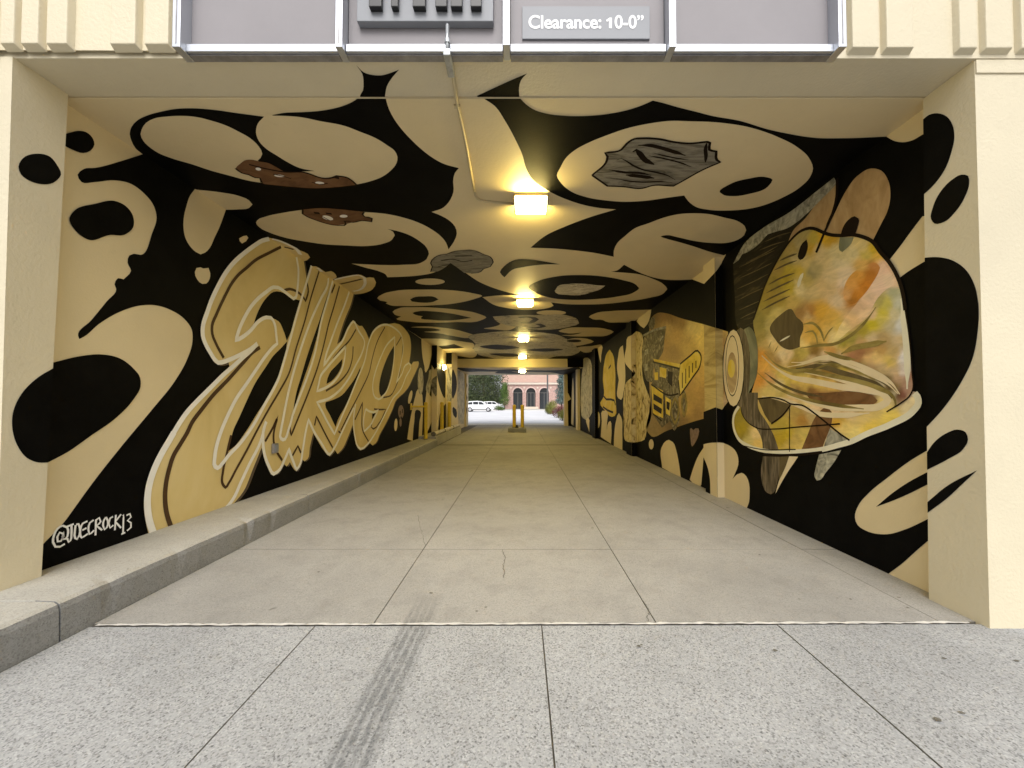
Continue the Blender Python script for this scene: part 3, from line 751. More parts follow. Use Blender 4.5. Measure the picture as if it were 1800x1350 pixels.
# the big word: one silhouette, black counters, brown and white brush lines
WORD = ("471.6,417.6! 460,421 447,429 427,443 411,457 393,479 380,501 369,524 360,549 354,568 352.4,580 353,588 359,607 367,621 373,633 381,640.5 388,640 401,637! 402.7,644! 387,660 373,673 357,689 340,707 323,725 309,745 301,760 293,772 280,795 267,823 257,847 253,869 252,891 255,916 260,938! 300,940! "
        "408,888! 427,864 444,824 459,787! 463,800 468,816 475,829 481,835 487,832 493,820 498,814.7 503,820 509,812! 513,820 520.7,828.7 525,821 529.5,806.7! 535,811 540,807 544,787 550,761! 557,773 569,792 579,802 585,795 588,790.7! 593,798 600,791 611,769 619.3,747! 620.6,756 624,772 628,787 632,791 640,788 649,778! 654.5,783 660,779 667,764 678,744 689,721 697,702 708,692 716,683 725.6,664 732,650 736,638 735,635 726,636 723,641! 719,636.7! "
        "721.7,618 721.7,601 719,589 712,579 702,570 693,568 684,569.4! 673,570 662,577 654,587 648.5,597! 641,580 636,572.7 630.7,573! 624,567 620,563 616,567 608,583 600,599 592,605! 597,587 606,560 616,536 621.5,516! 584,490! 546.7,465! 538.5,491! 533.3,457! 500,432!")
paint('L', 'word_shade', WORD, 'brownrim', 2, shift=(0.05, -0.012))
paint('L', 'word_fill', WORD, 'gold', 3, label='tan cursive word painted as wide brush script')
HOLES = ["504,600! 493,612 480,625 467,644 448,673 433,704 420,733 409,757 404,777 400.7,793! 412,784 429,762 453,724 477,687 488,668 492,653 500,627",
         "480,513 467,524 456,541 448,560 445.3,569! 459,562.7 470,558 476,559 489,565 497,580 503.5,599! 509,587 520,557 526.7,528! 518,526 513,525 504,519 493,513 486,512",
         "578.7,509! 572,528 560,566 549,597 537,633 528,664 521,687 517,707 514,729! 519,710 533,667 547,626 560,580 566,560 573,533", "601.3,630.7! 593,640 578.7,656 575,665 573.3,675! 581,670.7 593,657 600,643",
         "572,706.7! 584,703 600,695 612,681 624,664 633.3,645! 631,659 620,683 607,713 593,739 589.3,750.7! 579,729 571,711", "692,608! 684,621 676,639 669,661 666,680 666.7,691 669.3,697! 676,691 684,671 689,647 692,620", "653.9,726.7! 660,726! 656.7,732 653.3,738!"]
paint('L', 'word_counter', HOLES, 'black', 4)
strokes('L', 'brown_line', [("492.9,434 473,444 447,458 431,472 420,481 407,497 393,523 380,551 371.5,573 372,587 379,605 392,629", .036), ("456,610.7 444,618.7 427,637 400,667 373,695 353,720 336,743 328,760 316,780 304,800 296,824 290,853 288.7,877 292,904 299,926", .046),
      ("405,765 396,804 391,827 391.3,853 395,857 401,849 413,827 433,791 449,760 467,727 493,683 505,661 520,611 536,560 544,529 560,477", .034), "596,503 587,536 576,573 571,595 557,647 544,683 524,733 511,765! 509,755 516,724", "465,776 480,749 487.3,732! 480,763 480,776 485,793 495,809",
      "513,801 522.7,784! 528,796", "552,748 555.3,732! 571,763 584,787", "625,579 613,599 597,616 585,631", "620,609! 618.7,629 611,653 595,672 572,687", "676,575 664,597 653,633 649,652 633,688 618,717 598,757", "705,592 696,607", "708,604 705,635 695,680 685,696 673,698.7",
      "623,738 631,721 636.7,707! 635.6,730 636.7,756 647,776", "656.7,719! 667,720 677.8,719.4! 665.6,744 655.6,754 652,751 653,746", "497,511 508,508 520,512 530,520 537,530", "539,497 541,512 537,527", "590,494 586,505 582,515", "594,758 598,761"], 'brown', 5, 0.038)
strokes('L', 'white_line', [("472,420 460,423 447,431 428,445 412,459 395,480 382,503 371,526 362,551 356,569 354.5,582 355,590 361,607 369,621 376,632 382,637.5 388,637 400,633 420,624 441,612 451,603.5", .05),
      ("451,604 441,615 425,629 405,647 390,660 377,673 361,689 344,706 326,726 313,745 304,760", .052), ("304,760 296,774 283,796 270,823 262,847 258,869 257.5,891 261,916 268,938", .062), ("376,908 396,893 409,876 422,848 437,816 456,778 466,742", .048),
      ("520,452 523.3,473 523,493 521,512 518.7,522.7 514.7,525 507,519 497,511 488,505.5 480,504.7 467,513 453,524 440,538.7 429,557 419,579 413,599! 427,591 440,580 453,565 467,558 475,558.7 481,568 484,587 486,604! 480,609 467,624 448,651 431,676 415,699 400,728 388,756 381,777 376,804 376.7,820 381,822.7 389,815 400,801 420,780 444,747 464,711 481,681 489,664 495,645 507,603 519,559 532,515 546.7,467", .048),
      "467,741 462,755 461,773 464,800 471,819 480,833 487,829 499,808 507,789! 508,793 515,813 520.7,825 525,819 531,791 536,760 541.3,737! 549,755 564,779 579,798.7 587,787 600,760 613,733 621,717",
      "560,473 576,489 575,501 563,525 549,555 533,597 524,624 513,661 505,693 496,739 493,755 492.7,771 496,773 507,752 513,731 528,691 534,676 551,626 565,560 576,523 584,494",
      "613,513 605,536 592,568 579,604 572,624 568,643! 584,620 600,601 613,574 620,565 629,581 640,601 636,619 625,641 611,667 593,689 576,701 556,707! 565,723 573,739 587,763! 597,739 613,702 627,667 640,635 648,600 657,581 669,572 680,570.7 693,577 704,588 708,604 704,640 696,673",
      "606.7,609! 593,624 573,647 563,660 559,676 556,688! 576,679 591,665 600,649 605,629 606.7,609!", "693.3,592! 681,604 669,627 660,651 655,671 654.7,687 658.7,699 665,702 673,696 685,673 691,640 693.3,592!",
      "624.4,710 621.7,724 620.6,742 623,767 629,786 633,789.4 644,782 656,766 669,742 682,716 689,702 704,684 713,662 721,642 718,638 712,642 706,657 697,671", "642,719! 639,732 638,747 639.4,758! 649,749 658,733 664.4,720! 655.6,725 648,723 642,719!"], 'white', 6, 0.05)
paint('C', 'word_fill', ["471.6,417.4! 490,421 510,430 528,440 541,446 545,452 540,457 533.5,459.5! 510,449!", "546.7,467.3! 556,468 566,474 572,478 582,476 590,482 592,487 584,492! 570,486!", "584,492.7! 610,486 635,483 644,488! 650,487 657,488 661,496 655,508 640,515 621.3,517.5! 600,505!"], 'gold', 2)
strokes('C', 'white_line', ["473,418 490,422.5 510,431 523,439 528,447 520,450", "588,491 610,486 633,484 641,488 642,497 637,506 615,513", "549,467 557,470 570,481"], 'white', 3, 0.05)
strokes('C', 'brown_line', ["598,499 620,494 636,490", "494,433 506,435 516,438"], 'brown', 3, 0.05)
# hand-sprayed signature
TG = ["113,938 106,936 101,944 102,952 109,951 114,943 115,935! 113,948 119,947 124,937 122,927 113,924 102,929 94,941 92,953 97,961 107,961 117,956", "121,926 136,921", "131,922 131,940 129,950 125,953 122,946", "140,923 138,935 139,946 143,948 148,940 149,928 146,921 141,922", "165,916 155,920 153,945 166,938", "154,932 163,928", "178,914 170,919 167,931 169,939 179,932",
      "183,913 182,941", "182,915 190,910 193,917 184,924! 196,932", "204,909 200,914 198,924 201,931 206,927 208,915 204,909", "219,908 213,911 210,920 213,928 220,923", "225,905 223,932", "236,904 224,917! 236,928"]
def sx(s, k):                       # keep the signature in one line of script, squeezed to its real length
    out = []
    for t in s.split():
        c = '!' if t.endswith('!') else ''; a, b = t.rstrip('!').split(',')
        a = 92 + (float(a) - 92) * k; out.append('%.1f,%.1f%s' % (a, float(b), c))
    return ' '.join(out)
TG = [sx(s, 0.83) for s in TG] + ["215,907 216,905! 215,938", "212,939 219,936", "221,906 227,903 229,909 223,915! 229,919 229,927 222,933"]
strokes('L', 'spray_signature', TG, 'spray', 3, 0.014, label='white sprayed signature on black paint')
# ================================================================ the mural: right wall
RBLACK = ("1558,240! 1573,248 1587,250 1603,247 1622,236.5! 1640,230! 1640,380! 1622,380! 1600,409 1584,431 1564,456.7! 1581,488.7! 1600,475 1613,467 1624,460.5! 1640,455! 1640,790! 1628,793! 1600,810 1560,840 1527,867 1510,887 1503,910 1508,923 1523,933 1560,939 1593,930 1630,913! 1640,910! 1640,945! 1630,952! 1617,963 1583,993 1560,1010! "
          "1520,1060! 1300,940! 1000,760! 1000,640! 1150,500! 1300,400! 1500,260!")
for k in RW: paint(k, 'black_paint', RBLACK, 'black', 1)
paint('R', 'black_paint', "1540,891! 1570,866 1600,846 1628,831! 1640,826! 1640,848! 1628,853! 1600,867 1570,880", 'black', 1)
paint('RJ', 'black_paint', ["1605,215! 1622.7,210! 1633,202 1648,199 1665,205 1675,220 1678,240 1673,267 1660,300 1640,327 1622.7,343! 1605,350!", "1637,385 1640,365 1655,335 1675,315 1690,307 1702,309 1704,322 1697,345 1680,372 1660,390 1643,393",
      "1605,453! 1624,453! 1650,452 1673,457 1697,473 1713,500 1720,533 1719,583 1710,630 1687,677 1657,720 1627,753! 1605,770!", "1610,815! 1628,798! 1643,777 1667,760 1683,755 1698,760 1702,773 1693,790 1667,807 1628,827! 1610,835!", "1610,895! 1630,883! 1667,853 1718,826.7! 1693,850 1665,876 1630,902! 1610,915!"], 'black', 1)
# tan figures low on the wall and over the first pier
TANR = ["1212.7,843! 1220,820 1228,801 1237,787! 1237,781! 1247,778.7 1257,778 1271,778.5 1280,782 1292,791 1298,805 1298,817 1293,831 1288,842! 1296,834 1304,831 1312,837 1317,850 1318,869 1317,883 1312,895! 1290,900! 1249,880! 1249,865! 1248,840 1242.7,817 1237,804! 1234.7,833 1233,852! 1228,860!",
        "1164,822! 1163,787 1167,779 1176,773 1183,777 1189,792 1193,811 1197,840!", ell(1145, 781, 4.3, 9)]
for k in ('R', 'P0n', 'P0s'): paint(k, 'tan_paint', TANR, 'tan', 2)
paint('R', 'black_paint', "1233,852! 1234.7,833 1237,804! 1250,830! 1252,880!", 'black', 1.5)
for k in ('P0n', 'P0s', 'R'): paint(k, 'tan_paint', "1280,425! 1245,445! 1205,480! 1217,491! 1238,499! 1260,475 1272,456 1276,448!", 'tan', 2)
paint('R', 'tan_paint', ["1145,544! 1143,557 1138,570 1132,577 1126,573 1119,564! 1130,550!", "1085,650 1087,625 1091,610 1095,607 1096,615 1096,690 1092,703 1087,700 1086,680 1088,668!", "1058,607 1057,625 1056,638 1053,625 1050,610!",
      "1056,768! 1058,740 1059,722 1066,722 1067,745 1067,757 1070,742 1073,740 1075,752 1074,780!", ell(1052, 738, 3, 14)], 'tan', 2)
for k in ('R', 'P1n', 'P1s'):
    paint(k, 'painted_stone', "1111,597! 1112,588 1118.7,582 1127,585 1131,600 1129,653 1131,668 1135,680 1143,704 1145,733 1137,756 1133,773 1120,777 1100,775 1097,750 1096,727 1097,690 1101,672 1110.7,664! 1117,656 1112,648 1110,630", 'spots', 2)
    paint(k, 'tan_paint', ["1100,640 1101,610 1104,592 1113,588! 1113,655! 1104,645", "1079,795! 1080,762 1083,740 1088,726 1092,733 1094,760 1094,800!"], 'tan', 1.8)
paint('R', 'painted_stone', "1021,690 1024,650 1028,629 1034,629 1041,645 1044,675 1046,715 1041,725 1030,738 1025,735 1021,715", 'rockpale', 2)
paint('R', 'painted_hat', "1060,665 1062,640 1068,619 1072,614.5 1077,622 1081,645 1082,700 1083,712 1081,731 1076,733 1064,722 1055,708 1060,700", 'yellow', 2, label='small yellow hard hat painted farther in')
strokes('R', 'hat_line', ["1060,695 1066,702 1074,702 1080,704 1082,712", "1060,715 1068,721 1078,725", "1070,648 1074,642"], 'ink', 2.6, 0.07)
# ---- dump truck picture
FIELD = "1142,577 1145,559 1156,550 1173,551 1193,558 1237,570! 1280,583! 1285,700! 1269,720! 1258,716! 1237,724! 1237,736! 1223,740 1173,757 1145,767 1139,760 1142,720"
FIELDC = ("1150,557,120,95,45 1165,557,150,115,60 1173,575,190,160,95 1180,560,130,100,50 1190,590,185,150,80 1200,570,140,110,55 1207,600,180,150,80 1215,575,205,185,115 1228,580,215,195,115 1232,600,225,200,110 1218,610,190,160,80 1185,620,150,120,60 1165,610,165,130,65 1240,585,225,200,110 1255,585,225,205,120 1250,610,215,185,95 1245,640,205,175,85 1265,600,175,145,100 1268,640,180,150,105 1250,660,170,135,70 1235,660,200,165,85 1225,690,180,145,75 1215,700,170,140,70 1210,720,190,155,80 1225,725,150,120,65 1235,715,165,135,75 1250,690,150,120,60 1255,710,195,165,105 1270,680,160,130,85 1270,710,205,180,140 1200,740,130,105,60 1180,745,110,90,55 1150,750,140,120,75 1145,765,150,130,80 ")
def samp(t): return [tuple(float(v) for v in q.split(',')) for q in t.split()]
gradient('R', 'painted_field', FIELD, samp(FIELDC), 2, label='sandy quarry background', grid=6, power=3, gain=(1.12, 1.12, 1.22))
for k in ('P0n', 'P0s'): paint(k, 'painted_field', FIELD.replace('1237,736!', '1237,724!'), 'field', 2)
paint('R', 'painted_digger', ["1131,600 1134,590 1150,582 1171,575! 1168,600 1165,620 1158,632 1150,645 1145,672 1138,670 1133,655", "1142,577 1145,559 1149,556 1146,580"], 'steelpaint', 2.6, label='grey mining shovel in the picture')
strokes('R', 'digger_line', ["1131,590 1148,581 1171,575", ("1134,620 1140,617", .12), ("1136,640 1136,652", .2), "1160,600 1166,590"], 'snow', 2.9, 0.05)
paint('R', 'truck_body', "1148,632! 1196,640! 1196,694! 1193,700! 1193,745 1186,757 1178,740! 1164,752! 1147,727! 1144,690 1146,674! 1152,655!", 'steelpaint', 2.7, label='dump truck with yellow bed and cab')
paint('R', 'truck_panel', ["1149,630.7! 1196,640! 1194.7,648! 1150.7,637!", "1196.7,640! 1213,627 1226.7,617 1230,621 1230.7,643 1217,664 1196,694.7! 1193,670!", "1145,676! 1166,687! 1166,735! 1148,727!", "1170,697! 1180,703! 1178,731! 1171,727!", "1160,645! 1172,648! 1171,665! 1160,662!", "1151,655! 1157,654! 1157,668! 1151,668!"], 'truck', 3)
paint('R', 'truck_window', ["1149,692! 1164,701! 1164,710.7! 1149,702.7!", "1149,709! 1164,718.7! 1163,728! 1149,718.7!", "1174,652! 1183,654! 1182,680! 1174,672!", "1172,705! 1178,708! 1177,722! 1172,718!"], 'ink', 3.4)
paint('R', 'truck_wheel', [ell(1187, 722, 6.5, 27), ell(1203, 710, 4.6, 24)], 'steelpaint', 3.2)
strokes('R', 'truck_line', ["1196,640 1213,626 1227,616.5 1231,621 1231,643 1217,665 1196,695! 1193,668", "1148,636 1195,648", "1145,676 1180,695 1193,692", "1200,655 1200,682", "1206,648 1206,674", "1212,643 1212,664", "1218,638 1218,655", "1224,634 1224,647", "1168,690 1168,740", "1148,727 1164,740"], 'ink', 3.6, 0.035)
strokes('R', 'wheel_ring', ["1187,700 1192,710 1192,732 1187,744 1182,733 1182,710 1187,700", "1203,692 1206.5,702 1206.5,720 1203,730 1199.5,718 1199.5,702 1203,692"], 'olive', 3.6, 0.07)
paint('R', 'painted_mask', "1215,752 1219,756 1223,753 1228,753 1228,765 1224,775 1217,785 1214,770", 'skull', 2, label='small brown goat head')
# ---- hard hat
paint('R', 'painted_fur', "1289,464! 1310,440 1350,411 1400,385 1440,345 1466.7,312! 1471,320 1472,343 1453,395! 1451,412! 1425,404 1393,424 1376,446 1360,475 1345,507 1327,562! 1325,600! 1300,580 1292,520", 'furdark', 2, label='dark hillside behind the hat')
paint('R', 'painted_fur', ["1440,352 1470,320! 1472,343 1453,395! 1449,412! 1425,403 1405,412 1385,428! 1395,405 1415,385", "1533,296 1550,300 1562,317 1566,343 1560,373 1550,393 1535,423! 1518,420 1500,418 1480,418 1462,416 1450,411! 1467,377 1487,337 1507,310"], 'fur', 2.4, label='tawny fur lobes above the hat')
paint('R', 'painted_streak', "1466.7,312! 1440,333 1387,374 1343,400 1310,427 1289,464! 1299,457 1305,447! 1315,443 1332,431 1350,412! 1362,408 1385,401 1405,388! 1425,370 1445,350 1463,332 1471,322", 'snow', 2.7)
HAT = ("1325,562 1335,533 1345,503 1360,471 1376,443 1393,420 1411,405 1425,401 1436,403 1449,409 1463,413 1479,414 1504,413 1520,417 1533,423 1549,443 1564,460 1580,488 1588,513 1593,545 1599,583 1603,620 1605,653 1606,688! 1611,689 1617,698 1618,708 1607,725 1567,748 1520,767 1500,777 1473,785 1447,792 1407,796 1373,797 1343,794 1316,786 1300,775 1292,761 1288,743 1291,727 1300,712! 1312,700 1322,690! 1332,650 1330,600")
HATC = ("1413,413,165,150,85 1430,420,180,160,60 1449,420,205,165,40 1460,424,190,150,40 1427,436,190,155,50 1407,431,170,155,100 1393,437,165,145,75 1380,455,150,135,65 1400,455,185,170,110 1369,473,150,130,60 1387,476,175,155,50 1407,473,195,170,60 1413,465,200,180,110 1361,500,140,125,50 1380,493,165,145,40 1393,507,185,165,50 1404,507,215,200,140 1420,493,185,165,90 1433,473,170,155,100 1427,480,150,140,90 1353,520,150,130,50 1343,533,150,135,50 1373,527,160,140,55 1393,531,190,165,85 1427,513,195,175,115 1447,500,200,175,115 1460,487,205,185,130 1447,455,200,180,120 1467,440,205,190,130 1480,460,205,190,140 1440,440,205,185,125 1487,480,215,195,150 1460,513,195,170,115 1473,527,205,185,140 1335,553,140,130,60 1360,557,190,175,95 1347,547,150,135,60 "
      "1500,447,205,190,130 1480,455,200,185,125 1520,433,210,190,120 1533,437,200,170,40 1547,451,215,175,70 1523,447,190,170,80 1487,500,215,195,155 1515,465,205,165,85 1533,471,180,125,50 1520,493,190,130,45 1500,513,195,135,45 1491,513,205,155,90 1500,529,170,115,40 1553,465,215,180,140 1557,493,215,185,145 1536,509,212,182,145 1520,527,208,178,138 1513,547,205,175,130 1571,497,225,195,150 1573,513,170,170,125 1560,533,190,180,85 1547,527,165,155,85 1581,533,195,195,160 1589,540,170,170,120 1553,553,195,180,60 "
      "1440,548,200,155,50 1460,556,205,165,70 1480,573,210,180,85 1467,596,215,195,125 1493,567,205,170,115 1513,551,205,175,135 1531,553,215,185,135 1533,569,190,175,40 1520,583,165,150,50 1553,560,200,185,90 1573,553,200,190,140 1567,571,180,170,125 1584,573,205,205,185 1591,560,215,215,190 1500,597,150,140,60 1483,604,150,140,50 1487,615,195,165,85 1460,617,200,150,75 1433,615,135,105,45 1411,620,185,165,75 1513,604,185,150,95 1533,596,195,175,125 1553,596,175,150,95 1527,615,160,120,70 1513,620,150,105,65 1493,627,160,110,75 1527,629,205,170,105 1540,628,215,185,110 1547,615,175,140,75 1564,637,205,180,90 1573,620,185,160,100 1584,600,195,175,125 1591,627,225,220,200 1591,653,215,205,180 1573,653,195,170,120 1553,647,195,170,115 1580,667,180,150,110 1597,660,165,125,95 1597,684,175,140,110 1587,693,130,85,65 1533,644,180,150,100 1507,639,150,115,65 "
      "1480,631,195,175,135 1453,628,205,185,140 1427,636,195,170,120 1440,639,150,135,80 1467,639,110,95,40 1487,648,175,155,60 1513,647,140,130,75 1540,660,115,105,55 1560,667,100,85,45 1573,680,120,100,55 1581,693,100,70,40 1493,660,205,175,120 1520,671,200,185,140 1547,679,195,185,145 1572,691,170,160,120 1453,655,140,110,45 1480,667,135,105,45 1507,676,130,100,50 1533,683,110,85,45 1564,684,95,75,40 1433,660,150,120,50 1413,653,165,150,70 1413,668,215,190,100 1440,672,220,190,90 1467,679,215,180,90 1493,684,205,180,125 1520,685,215,190,130 1547,688,220,200,130 1560,697,220,200,130 1427,689,130,95,45 1467,696,115,75,50 1507,696,105,70,50 1533,700,110,75,55 1447,704,160,110,50 1480,709,150,110,55 1507,709,130,85,50 1553,708,215,195,115 1540,715,205,180,100 1493,715,215,190,120 "
      "1340,571,140,130,60 1353,573,185,170,100 1369,556,195,180,105 1409,551,150,115,60 1427,548,165,120,55 1420,556,195,165,105 1447,548,205,160,55 1423,572,205,165,75 1433,583,200,160,60 1420,596,215,175,80 1413,604,225,200,120 1447,593,210,175,85 1473,596,220,200,120 1340,593,150,135,65 1347,601,190,165,95 1356,600,215,195,130 1365,611,215,190,120 1377,623,225,205,150 1388,623,220,195,140 1380,633,215,190,130 1400,623,160,140,60 1393,636,170,140,55 1353,623,170,140,75 1367,636,160,130,75 1343,627,205,145,50 1347,639,215,165,70 1340,667,205,145,55 1353,667,210,165,105 1360,644,205,165,80 1380,660,220,195,90 1373,653,200,180,90 1400,667,215,190,80 1420,664,215,190,95 1400,649,130,110,50 1420,647,160,130,65 1393,677,175,145,80 1413,680,195,165,80 1371,677,215,200,140 1387,677,190,170,70 1407,689,130,100,50 1433,693,145,105,55 1353,685,205,185,105 1373,693,195,175,95 1393,697,215,190,130 1420,705,220,200,130 1460,717,225,200,140 "
      "1297,730,150,135,45 1304,757,165,145,35 1307,767,140,125,45 1313,773,205,190,110 1329,765,225,200,130 1333,778,220,190,100 1373,747,175,155,60 1383,765,190,165,45 1375,773,175,150,40 1387,783,200,175,85 1400,723,175,150,75 1413,737,165,125,55 1427,730,185,165,105 1413,765,200,180,90 1400,773,185,160,80 1404,789,215,190,100 1433,717,220,195,140 1473,719,225,200,150 1493,725,215,190,135 1480,735,195,160,70 1473,742,200,155,50 1487,750,215,190,105 1480,757,220,195,110 1471,765,165,150,110 1467,777,160,145,110 1453,786,215,195,130 1567,735,225,200,90 1600,715,220,205,150 1610,700,220,205,150 1530,752,225,195,80 1500,765,225,205,115 1520,735,215,190,110 ")
def samp(t): return [tuple(float(v) for v in q.split(',')) for q in t.split()]
gradient('R', 'painted_hat', HAT, samp(HATC), 3, label='large translucent yellow hard hat')
strokes('R', 'hat_rim_glow', [("1300,714 1292,727 1289.5,743 1293,760 1301,774 1317,784 1343,792 1373,795 1407,794 1447,790 1473,783 1500,775 1520,765 1567,746 1606,723 1616,708 1614,697 1609,691", .05)], 'sheen', 4.6, 0.05)
gradient('R', 'hat_patch', "1484,511 1496,484 1520,468 1541,462 1549,472 1536,495 1515,523 1499,535 1486,527", samp("1515,467,208,170,90 1540,466,190,130,65 1530,482,175,112,38 1512,485,200,145,60 1500,500,205,150,70 1520,500,185,118,35 1490,518,208,160,95 1505,520,190,125,40 1500,531,160,105,35"), 3.6)
paint('R', 'hat_patch', ["1354,579 1373,553 1392,543 1401,557 1412,567 1413,580 1408,592 1407,610! 1388,615 1373,608 1364,597", "1333,701! 1360,699 1380,704 1391,710! 1376,730 1357,744 1345,729!"], 'umber', 3.9)
paint('R', 'hat_patch', ["1420,696 1460,690 1510,689 1538,698 1544,704 1535,712 1500,716 1450,712 1428,704", "1453,716 1463,724 1463,743 1451,775 1445,792! 1408,795! 1420,766 1432,737 1443,722"], 'sienna', 4.0)
paint('R', 'hat_strap', ["1312,690! 1333,690! 1335,721 1347,739 1361,765 1371,795! 1342,793! 1340,773 1331,754 1316,743 1304,726 1304,707", "1342,802! 1371,803! 1371,825 1367,850 1361,866 1356,869 1349,866 1341,850 1338.7,830"], 'strap', 4.2, label='grey chin strap of the hat')
paint('R', 'hat_patch', ["1460,753! 1493,774! 1473,783 1447,791!", "1441,799! 1480,791! 1467,813 1451,833 1444,843 1437,845 1433,838 1435,823"], 'snow', 4.1)
paint('R', 'hat_patch', ["1388,802! 1404,802.7! 1380,839 1364,868! 1370,846 1382,820"], 'cream', 4.1)
paint('R', 'hat_patch', ["1371,803! 1388,802! 1383,818 1370,846!"], 'umber', 4.1)
strokes('R', 'hat_gloss', [("1585,525 1589,550 1594,600 1596.5,650 1596,684", .05), ("1372,600 1390,590", .02), ("1404,505 1408,490 1413,480", .05)], 'sheen', 4.4, 0.05, taper=True)
gradient('R', 'hat_flap', "1553,462 1563,475 1573,493 1572,500 1560,508 1545,523 1534,541 1525,556 1510,570 1493,582 1478,595 1463,603! 1470,590 1476,575! 1490,555 1510,530 1530,505 1545,480", samp("1555,470,225,190,150 1565,493,228,198,155 1545,505,224,194,155 1530,525,218,188,145 1520,550,222,192,140 1500,565,214,180,120 1485,580,222,200,130 1470,598,228,206,130 1515,540,205,172,128"), 3.8)
strokes('R', 'hill_streak', ["1300,470 1330,455 1362,440", "1298,490 1325,478 1358,462", "1296,508 1325,495 1350,482", "1297,528 1320,516 1345,505", "1300,545 1320,536 1338,528", "1335,440 1360,430 1380,424", "1302,560 1318,552 1332,546", "1345,425 1370,414 1392,408", "1312,462 1340,448 1368,432"], 'umber', 2.3, 0.013, taper=True)
strokes('R', 'hat_band', [("1340,625 1362,645 1390,662 1430,670 1480,680 1530,686 1556,694 1562,704 1550,713 1510,717 1470,716 1420,706 1385,694", .06), ("1392,637 1415,637 1440,630 1458,627 1480,632 1510,642 1545,658 1570,675 1583,693", .04), ("1415,655 1450,660 1490,672 1525,680", .03), ("1340,697 1375,702 1410,715 1440,727 1480,730 1530,726", .05), ("1385,645 1412,640 1440,631 1462,631 1492,643 1530,658 1562,675 1580,692", .03)], 'cream', 4.3, 0.03, taper=True)
strokes('R', 'hat_fold', [("1400,648 1440,644 1480,655 1520,668 1555,684 1570,700", .05), ("1440,637 1470,638 1500,648 1540,664 1566,682", .022), ("1345,655 1375,676 1410,690 1450,698", .03)], 'umber', 4.4, 0.03, taper=True)
strokes('R', 'hat_shade', [("1345,620 1365,640 1385,650 1420,652 1460,660 1500,668 1545,682 1572,698 1576,712 1560,724", .04), ("1332,655 1352,672 1380,688 1420,702 1470,712 1520,719", .035), ("1408,612 1440,607 1470,604 1490,594 1512,577 1530,556 1541,540", .03), ("1395,655 1430,650 1460,640 1500,650 1540,668", .02),
      ("1480,622 1500,612 1530,606 1560,600", .05), ("1450,618 1480,628 1505,632", .035), ("1413,570 1430,568 1443,580 1450,600", .025), ("1416,585 1430,582 1437,595 1438,606", .02), ("1449,600 1458,583 1466,575", .015), ("1357,600 1352,612", .015), ("1369,608 1362,620", .015)], 'olive', 4.5, 0.03, taper=True)
strokes('R', 'hat_hatching', ["1352,500 1375,488 1398,480", "1348,515 1372,503 1396,492", "1343,530 1368,518 1390,508", "1340,545 1364,532 1390,520", "1362,475 1385,464 1402,458", "1372,458 1390,450 1402,446"], 'umber', 4.5, 0.022, taper=True)
strokes('R', 'hat_outline', [("1325,562 1335,533 1345,503 1360,471 1376,443 1393,420 1411,405 1425,401 1436,403 1449,409 1463,413 1479,414 1504,413 1520,417 1533,423 1549,443 1564,460 1580,488 1588,513 1593,545", .03), ("1593,545 1599,583 1603,620 1605,653 1606,686 1600,697 1586,708 1560,724", .012), ("1473,313 1472,345 1463,380 1450,410 1436,444", .032), ("1333,701 1360,699 1380,704 1391,710 1410,712 1435,728 1460,748 1480,764 1495,774", .018),
      ("1304,705 1305,726 1316,743 1331,752 1365,754 1400,751 1440,748 1478,745", .014), ("1389,714 1389,740 1389,794", .012), ("1305,783 1340,790 1400,790", .012), ("1391,712 1376,731 1357,745", .02), ("1342,798 1373,800 1407,799 1447,795", .028)], 'ink', 5, 0.02)
paint('R', 'hat_hole', ["1405,455 1406,440 1412,427 1419,421 1421,428 1419,444 1413,455 1408,457", "1504,380 1510.7,384 1509,399 1504,414! 1479,414! 1483,400 1492,387"], 'ink', 5)
paint('R', 'hat_patch', "1478,417! 1502,417! 1498,428 1488,438 1482,443 1477,440 1476,430", 'teal', 4.6)
# headlamp of the hat, across the pier corner
for k in ('R', 'P0n'):
    paint(k, 'lamp_rim', ["1310,578 1318,574 1326,583 1332,605 1333,640 1330,665 1322,682 1316,692! 1310,690! 1318,660 1319,620"], 'teal', 5)
    paint(k, 'lamp_rim', [ell(1303, 646, 17, 70)], 'strap', 5.3)
    paint(k, 'lamp_face', [ell(1290.5, 647, 19.6, 69.5)], 'ink', 5.6)
    paint(k, 'lamp_face', [ell(1290.5, 647, 18, 67.5)], 'cream', 5.9, label='round cream headlamp of the hat')
    paint(k, 'lamp_ring', [ell(1288.5, 643, 12, 54)], 'ink', 6.2)
    paint(k, 'lamp_lens', [ell(1288.5, 643, 11, 52)], 'cream', 6.5)
    paint(k, 'lamp_ring', [ell(1288, 655, 9, 36)], 'mauve', 6.7)
    paint(k, 'lamp_bulb', [ell(1287, 648, 6.2, 16)], 'yellow', 7)
